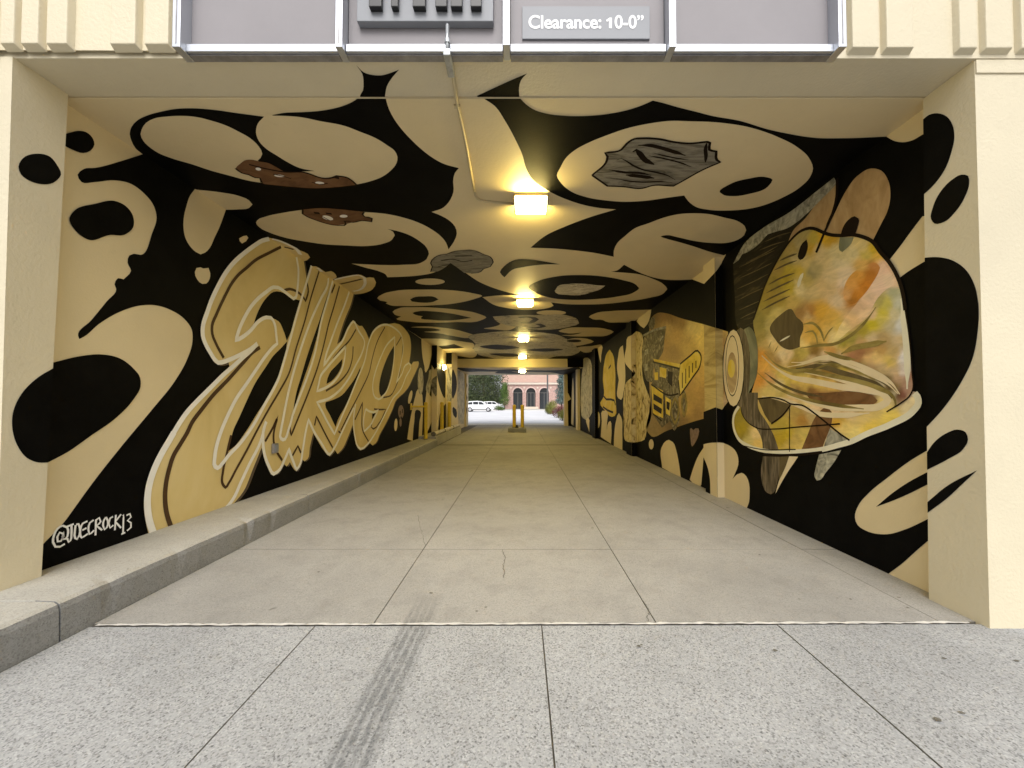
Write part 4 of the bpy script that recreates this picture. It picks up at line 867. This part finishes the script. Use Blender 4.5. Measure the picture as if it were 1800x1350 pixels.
# figures in the last bay and on the far left piers
paint('R', 'tan_paint', ["1004,745! 1005,700 1007,664 1009,700 1008,748!", "1036,760! 1033,735 1035,735 1036,745!"], 'tan', 2)
paint('Q0s', 'black_paint', ["771,640 780,650 783,680 781,700 776,690", "770,755! 776,720 783,710 786,735 784,760!"], 'black', 1)
paint('Q0n', 'black_paint', ["758,606! 772,606! 772,640! 764,650! 758,640!"], 'black', 1)
paint('Q1n', 'black_paint', ["784,620! 798,620! 798,640! 784,640!"], 'black', 1)
paint('Q1s', 'black_paint', ["797,650 801,660 801,690 797,700", "797,715 802,720 801,735 797,730"], 'black', 1)
paint('Q1n', 'painted_rock', ["785,645! 796,645! 796,705! 786,705!"], 'rockpale', 1.5)
paint('Q0n', 'painted_rock', ["761,665 770,660 771,690 766,697 761,690"], 'rockgray', 1.5)
paint('L', 'painted_rock', ["800,642! 812,645! 817,670 815,745! 806,745! 803,700"], 'rockpale', 2)
paint('Q2s', 'black_paint', ["815,670 820,672 820,682 815,680", "815,695 820,693 820,705 815,703", "814,720 820,715 820,728 813,735"], 'black', 1)
paint('P4n', 'black_paint', ["997,640! 1010,640! 1010,690! 1003,700! 998,690!", "998,705! 1006,700! 1004,760! 999,760!"], 'black', 1)
# ================================================================ street front: panel frame and signs
def onplane(px, py, y):
    r = ray(px, py); t = y / r.y; return CAM + r * t
fr = empty('panel_frame', (0, 2.45, CAMZ + 2.22))
tag(fr, 'grey panel band in aluminium frame bolted above the passage opening', 'panel frame')
def dat(px, py, z):                 # depth at which a pixel's ray reaches height z
    r = ray(px, py); return r.y * (z - CAMZ) / r.z
MY1 = DF - 0.011
ZM = onplane(345, 110, MY1).z
MY0 = dat(303, 82, ZM)
mx = [onplane(p, 82, MY0).x for p in (309, 595, 890, 1183, 1482)]
for i, x in enumerate(mx):
    hw = 0.024 if i in (0, 4) else 0.021
    mb = MB(); mb.box(x - hw, x + hw, MY0, MY1, ZM + (0.012 if i == 2 else 0), ZM + 1.5)
    mb.build('mullion', M['metal'], fr, bevel=0.003)
    mb = MB(); mb.box(x - 0.003, x + 0.003, MY0 - 0.002, MY0 + 0.01, ZM + 0.02, ZM + 1.5); mb.build('mullion_seam', M['metaldark'], fr)
RY = MY0 + 0.04
zr0, zr1 = onplane(700, 90, RY).z, onplane(700, 77, RY).z
for i in range(4):
    a, b = mx[i] + 0.0245, mx[i + 1] - 0.0245
    mb = MB(); mb.box(a, b, RY, RY + 0.02, zr0, zr1); mb.build('rail', M['metal'], fr, bevel=0.003)
    mb = MB(); mb.box(a, b, RY + 0.021, MY1 - 0.002, zr0 - 0.008, zr1 - 0.006); mb.build('drip_channel', M['metaldark'], fr)
    mb = MB(); mb.box(a, b, RY + 0.04, MY1 - 0.003, zr1 - 0.0055, zr1 + 1.4); mb.build('panel', M['panel'], fr)
PY_ = RY + 0.04
# box sign with raised black letters (only their feet reach into view)
z0 = onplane(747, 50, PY_).z; ysf = dat(747, 37, z0)
sg = empty('box_sign', (onplane(747, 38, ysf).x, ysf, z0)); tag(sg, 'shallow grey box sign with raised black letters and a conduit under it', 'sign')
xa, xb = onplane(627, 38, ysf).x, onplane(867, 38, ysf).x
mb = MB(); mb.box(xa, xb, ysf, PY_ - .001, z0, z0 + .45); mb.build('sign_box', M['signgray'], sg, bevel=0.004)
yl = ysf - 0.035
zl = onplane(747, 11, yl).z
for kk, (a, b) in enumerate(((648, 670), (687, 699), (725, 747), (765, 785), (792, 812), (827, 846))):
    x0, x1 = onplane(a, 8, yl).x, onplane(b, 8, yl).x
    mb = MB(); mb.box(x0, x1, yl, ysf - 0.001, zl, zl + .25); mb.build('letter', M['letter'], sg, bevel=0.004)
# clearance sign
cs = empty('clearance_sign', (onplane(1030, 68, PY_).x, PY_, onplane(1030, 68, PY_).z)); tag(cs, 'grey rectangular clearance height sign with white lettering', 'sign')
ysn = PY_ - 0.012
a, b = onplane(918, 68, ysn), onplane(1142, 11, ysn)
mb = MB(); mb.box(a.x, b.x, ysn, PY_ - .001, a.z, b.z); mb.build('sign_plate', M['signgray'], cs, bevel=0.002)
def text(body, px0, px1, pybase, y, parent, mat, fat=0.0):
    cu = bpy.data.curves.new('lettering', 'FONT'); cu.body = body; cu.size = 1.0; cu.offset = fat; cu.extrude = 0.0
    tmp = bpy.data.objects.new('tmp', cu); C.objects.link(tmp)
    dg = bpy.context.evaluated_depsgraph_get(); me = bpy.data.meshes.new_from_object(tmp.evaluated_get(dg))
    bpy.data.objects.remove(tmp)
    xs = [v.co.x for v in me.vertices]; x0, x1 = min(xs), max(xs)
    A, B = onplane(px0, pybase, y), onplane(px1, pybase, y); k = (B.x - A.x) / (x1 - x0)
    for v in me.vertices: v.co = Vector((A.x + (v.co.x - x0) * k, y, A.z + v.co.y * k * TEXT_H))
    return link('lettering', me, mat, parent)
yt = ysn - 0.002; TEXT_H = 1.1
text('Clearance:', 929, 1057, 49.5, yt, cs, M['signtext'], 0.022)
TEXT_H = 1.12
text('0-0\u201d', 1080.5, 1131.5, 49.5, yt, cs, M['signtext'], 0.02)
one = [(1065.5, 35), (1071.5, 31), (1075.5, 31), (1075.5, 49.5), (1070.5, 49.5), (1070.5, 36.5), (1066.5, 38.5)]
mb = MB(); mb.add([onplane(p[0], p[1], yt) for p in one], [tuple(range(len(one)))]); mb.build('lettering', M['signtext'], cs)
# conduit feeding the first lamp
YC = MY0 + 0.022
cd = empty('conduit', (fx(786, YC), YC, ZM)); tag(cd, 'thin conduit running from the box sign to the first ceiling lamp', 'conduit')
def onceil(px, py, key='C', off=0.014):
    return S[key].pt(S[key].uv(px, py), off)
p0 = onplane(786.5, 44, YC); p1 = onplane(786, 98, YC)
mb = MB(); mb.tube([p0, p1], 0.011); mb.build('riser', M['galv'], cd, smooth=True)
mb = MB(); mb.tube([p0 + Vector((0, 0, -.09)), p0 + Vector((0, 0, -.115))], 0.017); mb.build('coupling', M['galv'], cd)
mb = MB(); q = onplane(786, 98, YC); mb.box(q.x - .021, q.x + .021, YC - .02, MY1 + .06, q.z - .012, min(q.z + .03, ZS - .001)); mb.build('elbow_box', M['galv'], cd, bevel=0.006)
c0 = Vector((q.x + .004, MY1 + .05, ZS - .014)); c1 = onceil(801.5, 167, 'S'); c2 = onceil(803.5, 178); cp = [c0, c1, c2] + [onceil(*p) for p in ((819, 250), (834, 333))]
mb = MB(); mb.tube(cp, 0.0115); mb.build('run', M['conduit'], cd, smooth=True)
bend = [onceil(*p) for p in ((834, 333), (835.5, 341), (839, 347), (846, 350.5), (856, 352), (905, 356.5))]
mb = MB(); mb.tube(bend, 0.0115); mb.build('run', M['conduit'], cd, smooth=True)
for p in ((803.5, 184), (860, 352.3)):
    q = onceil(*p); mb = MB(); mb.box(q.x - .022, q.x + .022, q.y - .012, q.y + .012, q.z - .008, q.z + .012); mb.build('clip', M['conduit'], cd)

# ================================================================ lamps
LG = 'ceiling lamps down the middle of the passage'
def ceiling_lamp(px, py, key, label):
    zc = S[key].o.z
    q = S[key].pt(S[key].uv(px, py), 0.0)
    # the traced point is the lens centre, some 7 cm under the ceiling
    r = ray(px, py); t = (q.z - 0.075 - CAMZ) / r.z; c = CAM + r * t
    z = q.z - 0.0004
    e = empty('ceiling_lamp', (c.x, c.y, z)); tag(e, label, 'ceiling lamp', LG)
    hw, hd = 0.175, 0.115
    mb = MB(); mb.box(c.x - hw, c.x + hw, c.y - hd, c.y + hd, z - 0.035, z - 0.001); mb.build('housing', M['conduit'], e, bevel=0.006)
    mb = MB(); a, b = 0.165, 0.105
    mb.add([(c.x + sx_ * a, c.y + sy * b, z - 0.036) for sx_, sy in ((-1, -1), (1, -1), (1, 1), (-1, 1))] + [(c.x + sx_ * a * .93, c.y + sy * b * .8, z - 0.125) for sx_, sy in ((-1, -1), (1, -1), (1, 1), (-1, 1))],
           [(0, 1, 5, 4), (1, 2, 6, 5), (2, 3, 7, 6), (3, 0, 4, 7), (4, 5, 6, 7)])
    mb.build('lens', M['lamp'], e)
    for s_ in (-1, 1):
        mb = MB(); mb.box(c.x + s_ * 0.169 - .006, c.x + s_ * 0.169 + .006, c.y - 0.11, c.y + 0.11, z - 0.128, z - 0.0355); mb.build('end_cap', M['conduit'], e)
    return e
ceiling_lamp(933, 361, 'C', 'lit box lamp on the ceiling where the thin conduit ends')
ceiling_lamp(923, 533, 'C', 'lit lamp in the pale oval beside the black ring on the ceiling')
ceiling_lamp(920, 597, 'C', 'lit lamp in the middle of the large painted boulder on the ceiling')
ceiling_lamp(918.5, 628, 'C', 'lit lamp on the ceiling just before the low end beam')
ceiling_lamp(918, 653, 'D', 'lit lamp beyond the low end beam at the far mouth')
# wall lamp on the left pier
wl = empty('wall_lamp', (XL + 0.20, 15.1, CAMZ + 1.3)); tag(wl, 'bright wall lamp on the left pier near the yellow posts', 'wall lamp')
xw = XL + 0.2005
mb = MB(); mb.box(xw, xw + 0.05, 14.98, 15.26, CAMZ + 1.28, CAMZ + 1.52); mb.build('housing', M['metaldark'], wl, bevel=0.008)
mb = MB(); mb.prism([(xw + .051, CAMZ + 1.30), (xw + .13, CAMZ + 1.36), (xw + .11, CAMZ + 1.48), (xw + .051, CAMZ + 1.50)], 'y', 15.0, 15.24); mb.build('lens', M['lampw'], wl)
# outlet box on the left wall
q = S['L'].pt(S['L'].uv(479.5, 788), 0.0)
ob = empty('outlet_box', q); tag(ob, 'small grey weatherproof outlet on the lettered wall', 'outlet')
mb = MB(); mb.box(q.x + 0.0115, q.x + 0.05, q.y - .045, q.y + .045, q.z - .065, q.z + .065); mb.build('box', M['metaldark'], ob, bevel=0.006)
mb = MB(); mb.box(q.x + 0.051, q.x + 0.062, q.y - .03, q.y + .03, q.z - .045, q.z + .045); mb.build('cover', M['signgray'], ob, bevel=0.004)

# ================================================================ posts and guards
def post(x, y, z0, h, r, label, group=None, name='bollard', dome=True):
    e = empty(name, (x, y, z0)); tag(e, label, 'bollard', group)
    mb = MB(); n = 7
    path = [(x, y, z0 - 0.002), (x, y, z0 + h - r * .6)] + ([(x, y, z0 + h - r * .6 + r * .6 * math.sin(R(90) * k / 4)) for k in range(1, 5)])
    rr = [r, r] + [r * math.cos(R(80) * k / 4) for k in range(1, 5)]
    mb.tube(path, rr, 14); mb.build('post_tube', M['bollard'], e, smooth=False)
    mb = MB(); mb.tube([(x, y, z0 - .001), (x, y, z0 + .02)], r * 1.12, 14); mb.build('collar', M['joint'], e)
    return e
isl = empty('concrete_island', (fx(909, 18.3), 18.3, 0)); tag(isl, 'low concrete island carrying two yellow bollards mid-driveway', 'island')
xa, xb = fx(893, 18.05), fx(925, 18.05)
mb = MB(); mb.box(xa, xb, 18.05, 19.6, 0.0012, 0.19); mb.build('island_block', M['curb'], isl, bevel=0.02)
CG = 'yellow bollards on the concrete island'
post(fx(904, 18.6), 18.6, 0.19, 1.10, 0.085, 'yellow bollard on the concrete island, side toward the lettered wall', CG)
post(fx(918.2, 18.6), 18.6, 0.19, 1.10, 0.085, 'yellow bollard on the concrete island, side toward the hard hat wall', CG)
mb = MB(); cx = fx(908.5, 18.4); mb.tube([(cx, 18.4, .191), (cx, 18.4, .21), (cx, 18.4, .26), (cx, 18.4, .33)], [.085, .085, .06, .03], 10)
tag(mb.build('rubber_weight', M['rubber']), 'small black rubber weight between the two island bollards', 'weight')
mb = MB(); mb.box(XL + .002, -2.74, 12.405, 14.18, -.02, .30); mb.box(XL + .46, -2.74, 14.185, 17.6, -.02, .30)
mb.build('walk_slab', M['walk'], walk, bevel=0.015)
b1 = post(-3.02, 12.2, WZ, 1.18, 0.058, 'slim yellow post with a cross arm reaching to the lettered wall')
mb = MB(); mb.tube([(-3.02, 12.2, 1.27), (XL + .004, 11.55, 1.27)], 0.03, 8); mb.build('arm', M['bollard'], b1)
mb = MB(); mb.box(XL + .0022, XL + .02, 11.47, 11.63, 1.17, 1.37); mb.build('arm_plate', M['bollard'], b1)
post(fx(777, 13.9), 13.9, .30, 1.12, 0.065, 'yellow post standing before the left pier under the wall lamp')
post(fx(790, 15.2), 15.2, .30, 1.12, 0.065, 'bright yellow post standing beside the stepped left pier')
gp = empty('guard_pipe', (-2.82, 12.5, .30)); tag(gp, 'scuffed white guard pipe lying along the low walk end', 'guard pipe')
for a, b in ((12.42, 14.0), (14.06, 15.8), (15.86, 17.55)):
    mb = MB(); mb.tube([(-2.83, a, .372), (-2.83, b, .372)], 0.07, 12); mb.build('pipe', M['whitepipe'], gp)
    mb = MB(); mb.tube([(-2.83, a - .003, .372), (-2.83, a + .05, .372)], 0.074, 12); mb.build('pipe_band', M['joint'], gp)

# dark gum and leaf spots trodden into the paving
for (px, py, r_) in ((1123, 1135, .012), (1128, 1133, .008), (1363, 1143, .014), (1660, 1157, .013), (1787, 1161, .013), (1690, 1252, .013), (1648, 1264, .015), (758, 1042, .016), (1580, 1050, .014), (1495, 1053, .01), (1472, 1051, .008), (1405, 1053, .008), (1596, 1068, .01), (876, 958, .007), (1041, 928, .018), (1335, 975, .014), (1110, 936, .006), (295, 983, .01), (225, 1000, .008), (560, 1005, .012), (83, 1124, .014), (1125, 987, .006), (854, 1067, .009), (838, 1074, .01)):
    r = ray(px, py); zz = (WZ + .003 if px < 300 and py < 1010 else 0.0045); t = (zz - CAMZ) / r.z; p = CAM + r * t
    mb = MB(); n = 9; a0 = random.uniform(0, 6)
    mb.add([(p.x + r_ * random.uniform(.6, 1.2) * math.cos(a0 + 2 * math.pi * k / n), p.y + .8 * r_ * random.uniform(.6, 1.2) * math.sin(a0 + 2 * math.pi * k / n), p.z) for k in range(n)], [tuple(range(n))])
    mb.build('gum_spot', M['joint'], drv if zz < .1 else walk)

# ================================================================ beyond the passage
mb = MB(); mb.add([(-300, 24.1, -0.018), (300, 24.1, -0.018), (300, 500, -0.018), (-300, 500, -0.018)], [(0, 1, 2, 3)])
tag(mb.build('street', M['asphalt']), kind='structure')
mb = MB(); mb.box(-14, 14, 24.25, 26.4, -0.03, 0.012); mb.build('crossing_walk', M['lip']); tag(bpy.data.objects['crossing_walk'], kind='structure')
mb = MB(); mb.prism([(3.0, 27.5), (3.4, 27.2), (8, 44), (10, 58), (9.4, 58), (7.2, 44)], 'z', -.02, .28)
tag(mb.build('planter_kerb', M['lip']), kind='structure')
mb = MB(); mb.box(-26, 16, 70, 70.3, -.02, .13); tag(mb.build('far_kerb', M['lip']), kind='structure')
mb = MB(); mb.box(-26, 16, 70.3, 79.0, -.02, .11); tag(mb.build('far_pavement', M['walk']), kind='structure')

M['pink'] = plain('pink_brick', (0.46, 0.30, 0.26), 0.8, var=0.22, scale=3)
M['pinkpale'] = plain('pale_brick', (0.60, 0.45, 0.40), 0.8, var=0.15, scale=3)
M['stone'] = plain('pale_stone', (0.62, 0.54, 0.45), 0.8, var=0.1)
M['glass'] = plain('dark_glass', (0.03, 0.035, 0.04), 0.15, var=0.2)
M['frame'] = plain('door_frame', (0.10, 0.095, 0.09), 0.5)
def tiles():
    m, nt, b = newmat('roof_tiles'); v = coords(nt)
    w_ = nt.nodes.new('ShaderNodeTexWave'); w_.inputs['Scale'].default_value = 1.6; w_.bands_direction = 'X'; nt.links.new(v, w_.inputs['Vector'])
    c = mixc(nt, w_.outputs['Fac'], (0.40, 0.22, 0.17), (0.62, 0.42, 0.34))
    nt.links.new(mixc(nt, ramp(nt, noise(nt, v, 2, 4), [(.4, gray(0)), (.7, gray(.5))]), c, (0.55, 0.42, 0.30)), b.inputs['Base Color'])
    b.inputs['Roughness'].default_value = .8; bump(nt, b, w_.outputs['Fac'], .6, .1); return m
M['tiles'] = tiles()
DB = 80.0
hall = empty('brick_hall', (fx(935, DB), DB, 0)); tag(hall, 'pink brick hall with three tall arched openings and tiled roof', 'building')
def Z(py, d=DB): return CAMZ + (708 - py) * d / FPX
XB0, XB1 = fx(884, DB), fx(1012, DB)
arches = [(902, 918.5), (925, 941.5), (948.5, 965)]
edges = [884] + [v for ab in arches for v in ab] + [1012]
ztop, zspr, zbase = Z(676), Z(690), 0.0
mb = MB()
for k in range(0, len(edges), 2): mb.box(fx(edges[k], DB), fx(edges[k + 1], DB), DB, DB + .5, -.02, ztop)
for a, b in arches:
    x0, x1 = fx(a, DB), fx(b, DB); r_ = (x1 - x0) / 2; xm = (x0 + x1) / 2; n = 12
    arc = [(xm - r_ * math.cos(math.pi * k / n), zspr + r_ * math.sin(math.pi * k / n)) for k in range(n + 1)]
    for k in range(n):
        (ax, az), (bx_, bz) = arc[k], arc[k + 1]
        mb.add([(ax, DB, az), (bx_, DB, bz), (bx_, DB, ztop), (ax, DB, ztop), (ax, DB + .5, az), (bx_, DB + .5, bz)], [(0, 1, 2, 3), (0, 4, 5, 1)])
mb.box(XB0, XB0 + .4, DB + .5, DB + 14, -.02, ztop); mb.box(XB1 - .4, XB1, DB + .5, DB + 14, -.02, ztop)
mb.build('wall', M['pink'], hall)
for i, (a, b) in enumerate(arches):
    x0, x1 = fx(a, DB), fx(b, DB); xm = (x0 + x1) / 2; r_ = (x1 - x0) / 2
    mb = MB(); mb.box(x0 - .05, x1 + .05, DB + .62, DB + .7, -.02, ztop - .1); o = mb.build('window' if i != 1 else 'door', M['glass'], hall)
    mb = MB(); mb.box(x0, x1, DB + .55, DB + .61, zspr - .1, zspr + .02); mb.box(xm - .05, xm + .05, DB + .55, DB + .61, 0, zspr - .1)
    if i == 1: mb.box(x0 + .15, x0 + .35, DB + .55, DB + .61, 0, zspr - .1); mb.box(x1 - .35, x1 - .15, DB + .55, DB + .61, 0, zspr - .1)
    mb.build('frame', M['frame'], o)
    n = 14; ring = MB()
    for k in range(n):
        t0, t1 = math.pi * k / n, math.pi * (k + 1) / n
        q = [(xm - (r_ + e) * math.cos(t), zspr + (r_ + e) * math.sin(t)) for t in (t0, t1) for e in (0.0, .24)]
        ring.add([(q[0][0], DB - .04, q[0][1]), (q[1][0], DB - .04, q[1][1]), (q[3][0], DB - .04, q[3][1]), (q[2][0], DB - .04, q[2][1])], [(0, 1, 2, 3)])
        ring.add([(q[1][0], DB - .04, q[1][1]), (q[1][0], DB, q[1][1]), (q[3][0], DB, q[3][1]), (q[3][0], DB - .04, q[3][1])], [(0, 1, 2, 3)])
    ring.build('arch_trim', M['pinkpale'], hall)
for px in (921.5, 945, 968, 898):
    q = fx(px, DB); mb = MB(); mb.tube([(q, DB - .02, Z(681.5)), (q, DB - .10, Z(681.5))], .2, 12); mb.build('medallion', M['stone'], hall)
mb = MB(); mb.box(XB0 - .25, XB1 + .25, DB - .3, DB + .4, ztop + .002, ztop + .42); mb.build('cornice', M['stone'], hall)
mb = MB(); mb.add([(XB0 - .3, DB - .34, ztop + .425), (XB1 + .3, DB - .34, ztop + .425), (XB1 + .3, DB + 6.5, ztop + 4.4), (XB0 - .3, DB + 6.5, ztop + 4.4)], [(0, 1, 2, 3)]); mb.build('roof', M['tiles'], hall)
for k in range(3):
    mb = MB(); mb.box(fx(921, DB), fx(946, DB), DB - 1.2 + .3 * k, DB - .02, .112 + .15 * k, .112 + .15 * (k + 1) - .002); mb.build('step', M['stone'], hall)
po = empty('utility_pole', (fx(962.5, 66), 66, 0)); tag(po, 'dark utility pole in front of the brick hall', 'pole')
mb = MB(); mb.tube([(fx(962.5, 66), 66, -.02), (fx(962.5, 66), 66, 9.5)], [.17, .12], 10); mb.build('shaft', M['frame'], po)
mb = MB(); mb.box(fx(962.5, 66) - .9, fx(962.5, 66) + .9, 65.8, 65.9, 8.6, 8.75); mb.build('cross_arm', M['frame'], po)

# foliage
def leafmat(name, cols): return brushed(name, cols, 1.2, (1, 1, 1), 0.3, 0.7, lo=.3, hi=.7)
M['leafdark'] = leafmat('dark_leaves', [(0.035, 0.05, 0.022), (0.07, 0.09, 0.04), (0.12, 0.13, 0.065)])
M['leafgreen'] = leafmat('green_leaves', [(0.05, 0.09, 0.02), (0.09, 0.15, 0.035), (0.14, 0.20, 0.06)])
M['leafblue'] = leafmat('blue_needles', [(0.05, 0.085, 0.075), (0.11, 0.16, 0.145), (0.17, 0.23, 0.21)])
M['leafred'] = leafmat('red_leaves', [(0.07, 0.022, 0.022), (0.14, 0.045, 0.04), (0.20, 0.07, 0.055)])
M['leaflime'] = leafmat('lime_leaves', [(0.12, 0.13, 0.025), (0.20, 0.21, 0.05), (0.28, 0.28, 0.09)])
M['bark'] = plain('bark', (0.09, 0.065, 0.045), 0.9, var=0.3, scale=8)
def plant(name, label, cat, x, y, blobs, n, size, mat, trunk=None, group=None):
    """blobs: (dx, dy, z, rx, ry, rz); leaves fill the outer part of each"""
    e = empty(name, (x, y, 0)); tag(e, label, cat, group)
    rnd = random.Random(hash(label) % 1000 if False else len(label) * 7 + int(x * 10)); mb = MB()
    for (dx, dy, z, rx, ry, rz) in blobs:
        for _ in range(n):
            while True:
                v = Vector((rnd.uniform(-1, 1), rnd.uniform(-1, 1), rnd.uniform(-1, 1)))
                if 0.25 < v.length < 1: break
            v *= 0.75 + 0.35 * rnd.random()
            c = Vector((x + dx + v.x * rx, y + dy + v.y * ry, max(.05, z + v.z * rz)))
            s_ = size * rnd.uniform(.6, 1.4)
            nrm = (v + Vector((rnd.uniform(-.7, .7), rnd.uniform(-.7, .7), rnd.uniform(-.3, .9)))).normalized()
            a = nrm.orthogonal().normalized(); b = nrm.cross(a); th = rnd.uniform(0, 6.28)
            a, b = a * math.cos(th) + b * math.sin(th), b * math.cos(th) - a * math.sin(th)
            mb.add([c - a * s_, c - b * s_ * .5, c + a * s_, c + b * s_ * .5], [(0, 1, 2, 3)])
    mb.build('crown', M[mat], e)
    h, r_ = trunk or (blobs[0][2], .06)
    mb = MB(); mb.tube([(x, y, -.03), (x + .05, y, h * .5), (x, y, h)], [r_, r_ * .8, r_ * .4], 8)
    for k in range(4):
        t = rnd.uniform(.4, .9) * h; an = rnd.uniform(0, 6.28); L = blobs[0][3] * .6
        mb.tube([(x, y, t), (x + L * math.cos(an), y + L * math.sin(an), t + L * .7)], [r_ * .4, r_ * .12], 6)
    mb.build('trunk', M['bark'], e); return e
def bl(cx, cy, rx, ry, d, depth=None):          # ellipse in the photo at distance d -> blob relative to its plant
    return (fx(cx, d), d, Z(cy, d), rx * d / FPX, depth or rx * d / FPX, ry * d / FPX)
d = 76.0
plant('broad_tree', 'broad dark olive tree behind the parked white cars', 'tree', fx(850, d), d,
      [(0, 0, Z(672, d), 3.6, 3, 3.6), (-2.6, 1, Z(680, d), 3.2, 3, 3.4), (2.2, -1, Z(665, d), 2.8, 2.5, 3.0), (-1.2, 0, Z(655, d), 3.6, 3, 3.2), (1.8, 0, Z(692, d), 2.6, 2, 2.4), (-2.8, 0, Z(700, d), 3.0, 2, 1.9), (0.4, 0, Z(705, d), 3.4, 2, 1.5)], 1300, .17, 'leafdark', (6.5, .28))
plant('broad_tree', 'grey-green tree at the passage mouth beyond the broad olive tree', 'tree', fx(800, 84), 84,
      [(0, 0, 5.5, 4.5, 3, 4.2), (3, 0, 8.5, 4, 3, 3.2), (-3, 0, 4, 4, 3, 3.4), (2, 0, 3, 4, 3, 2.8), (6, 1, 6.5, 3, 3, 3.5)], 1100, .2, 'leafdark', (6.5, .28))
d = 72.0
plant('columnar_shrub', 'green egg-shaped conifer beside the brick hall', 'shrub', fx(887, d), d,
      [(0, 0, Z(702, d), 1.15, 1.1, 1.45), (0, 0, Z(690, d), .95, .9, 1.4), (.05, 0, Z(680, d), .55, .55, 1.0)], 1300, .09, 'leafgreen', (3.8, .1))
d = 50.0
plant('spruce_tree', 'blue spruce beside the right end of the brick hall', 'tree', fx(987, d), d,
      [(0, 0, Z(705, d), 1.0, .9, .5), (.1, 0, Z(697, d), .95, .9, .5), (-.05, 0, Z(688, d), .95, .8, .6), (.1, 0, Z(679, d), .8, .8, .5), (0, 0, Z(669, d), .7, .7, .5), (.1, 0, Z(660, d), .6, .6, .5), (0, 0, Z(648, d), .5, .5, .6)], 800, .08, 'leafblue', (6.2, .13))
d = 46.0
plant('shrub', 'yellow-green shrub at the corner of the planter', 'shrub', fx(967, d), d, [(0, 0, .75, .62, .5, .85), (.35, 0, 1.1, .55, .5, .7), (-.1, .3, .5, .6, .5, .55)], 900, .06, 'leaflime')
d = 36.0
plant('shrub', 'dark red shrub in the planter', 'shrub', fx(981, d), d, [(-.05, 0, .5, .72, .6, .55), (.3, .2, .75, .6, .5, .5), (.7, .1, .5, .6, .5, .5)], 900, .05, 'leafred')
d = 30.0
plant('shrub', 'round lime shrub on the planter kerb', 'shrub', fx(988, d), d, [(0, 0, .45, .42, .42, .45), (.25, 0, .35, .4, .4, .35)], 900, .04, 'leaflime')
plant('shrub', 'low green shrub in front of the conifer', 'shrub', fx(876, 69), 69, [(0, 0, .5, .75, .6, .5), (.6, 0, .35, .6, .5, .35)], 500, .07, 'leafgreen')

# parked cars
M['carwhite'] = plain('white_car_paint', (0.78, 0.79, 0.80), 0.25, var=0.02)
M['carglass'] = plain('car_glass', (0.035, 0.04, 0.045), 0.12, var=0.1)
M['rim'] = plain('alloy', (0.5, 0.5, 0.52), 0.35, 0.7, var=0.1)
M['tail'] = plain('red_lamp', (0.35, 0.02, 0.02), 0.3)
M['head'] = plain('clear_lamp', (0.6, 0.62, 0.65), 0.15)
def suv(x, y, label, flip=1):
    """side-on SUV, nose toward +x * flip; x is the car's middle"""
    e = empty('parked_car', (x, y, 0)); tag(e, label, 'car', 'white cars parked in the lot')
    X = lambda u: x + u * flip
    low = [(-2.2, .42), (-2.28, .75), (-2.2, 1.02), (-1.0, 1.06), (1.0, 1.04), (1.75, .98), (2.2, .80), (2.27, .55), (2.2, .36), (1.9, .30), (-1.9, .30)]
    cab = [(-2.12, 1.02), (-1.92, 1.45), (-1.55, 1.62), (-.3, 1.68), (.45, 1.60), (1.25, 1.06)]
    mb = MB(); mb.prism([(X(a), b) for a, b in low], 'y', y - .92, y + .92); mb.build('body', M['carwhite'], e, bevel=.05)
    mb = MB(); mb.prism([(X(a), b) for a, b in cab], 'y', y - .78, y + .78); mb.build('cabin', M['carwhite'], e, bevel=.05)
    for s_ in (-1, 1):
        yy = y + s_ * .79
        for w_ in ([(-1.75, 1.12), (-1.62, 1.42), (-1.05, 1.52), (-1.0, 1.12)], [(-.9, 1.12), (-.92, 1.53), (-.15, 1.55), (-.12, 1.12)], [(-.02, 1.12), (-.05, 1.55), (.38, 1.50), (.95, 1.12)]):
            mb = MB(); mb.prism([(X(a), b) for a, b in w_], 'y', yy - .012, yy + .012); mb.build('window', M['carglass'], e)
        for u in (-1.38, 1.42):
            mb = MB(); mb.tube([(X(u), y + s_ * .72, .35), (X(u), y + s_ * .945, .35)], .35, 18); o = mb.build('wheel', M['rubber'], e)
            mb = MB(); mb.tube([(X(u), y + s_ * .94, .35), (X(u), y + s_ * .96, .35)], .22, 14); mb.build('rim', M['rim'], o)
        mb = MB(); mb.box(min(X(2.0), X(2.24)), max(X(2.0), X(2.24)), y + s_ * .7 - .23, y + s_ * .7 + .23, .70, .82); mb.build('headlight', M['head'], e)
        mb = MB(); mb.box(min(X(-2.27), X(-2.0)), max(X(-2.27), X(-2.0)), y + s_ * .7 - .23, y + s_ * .7 + .23, .86, 1.02); mb.build('tail_light', M['tail'], e)
        mb = MB(); mb.box(min(X(.75), X(.95)), max(X(.75), X(.95)), y + s_ * 1.0 - .08, y + s_ * 1.0 + .08, 1.08, 1.22); mb.build('mirror', M['carwhite'], e)
    mb = MB(); mb.prism([(X(-1.9), .29), (X(1.9), .29), (X(1.9), .40), (X(-1.9), .40)], 'y', y - .94, y + .94); mb.build('sill', M['rubber'], e)
suv(fx(843, 60), 60, 'white parked SUV standing out in the open lot, fully in view')
suv(fx(866, 74), 74, 'white parked SUV half hidden behind the other, beside the conifer')
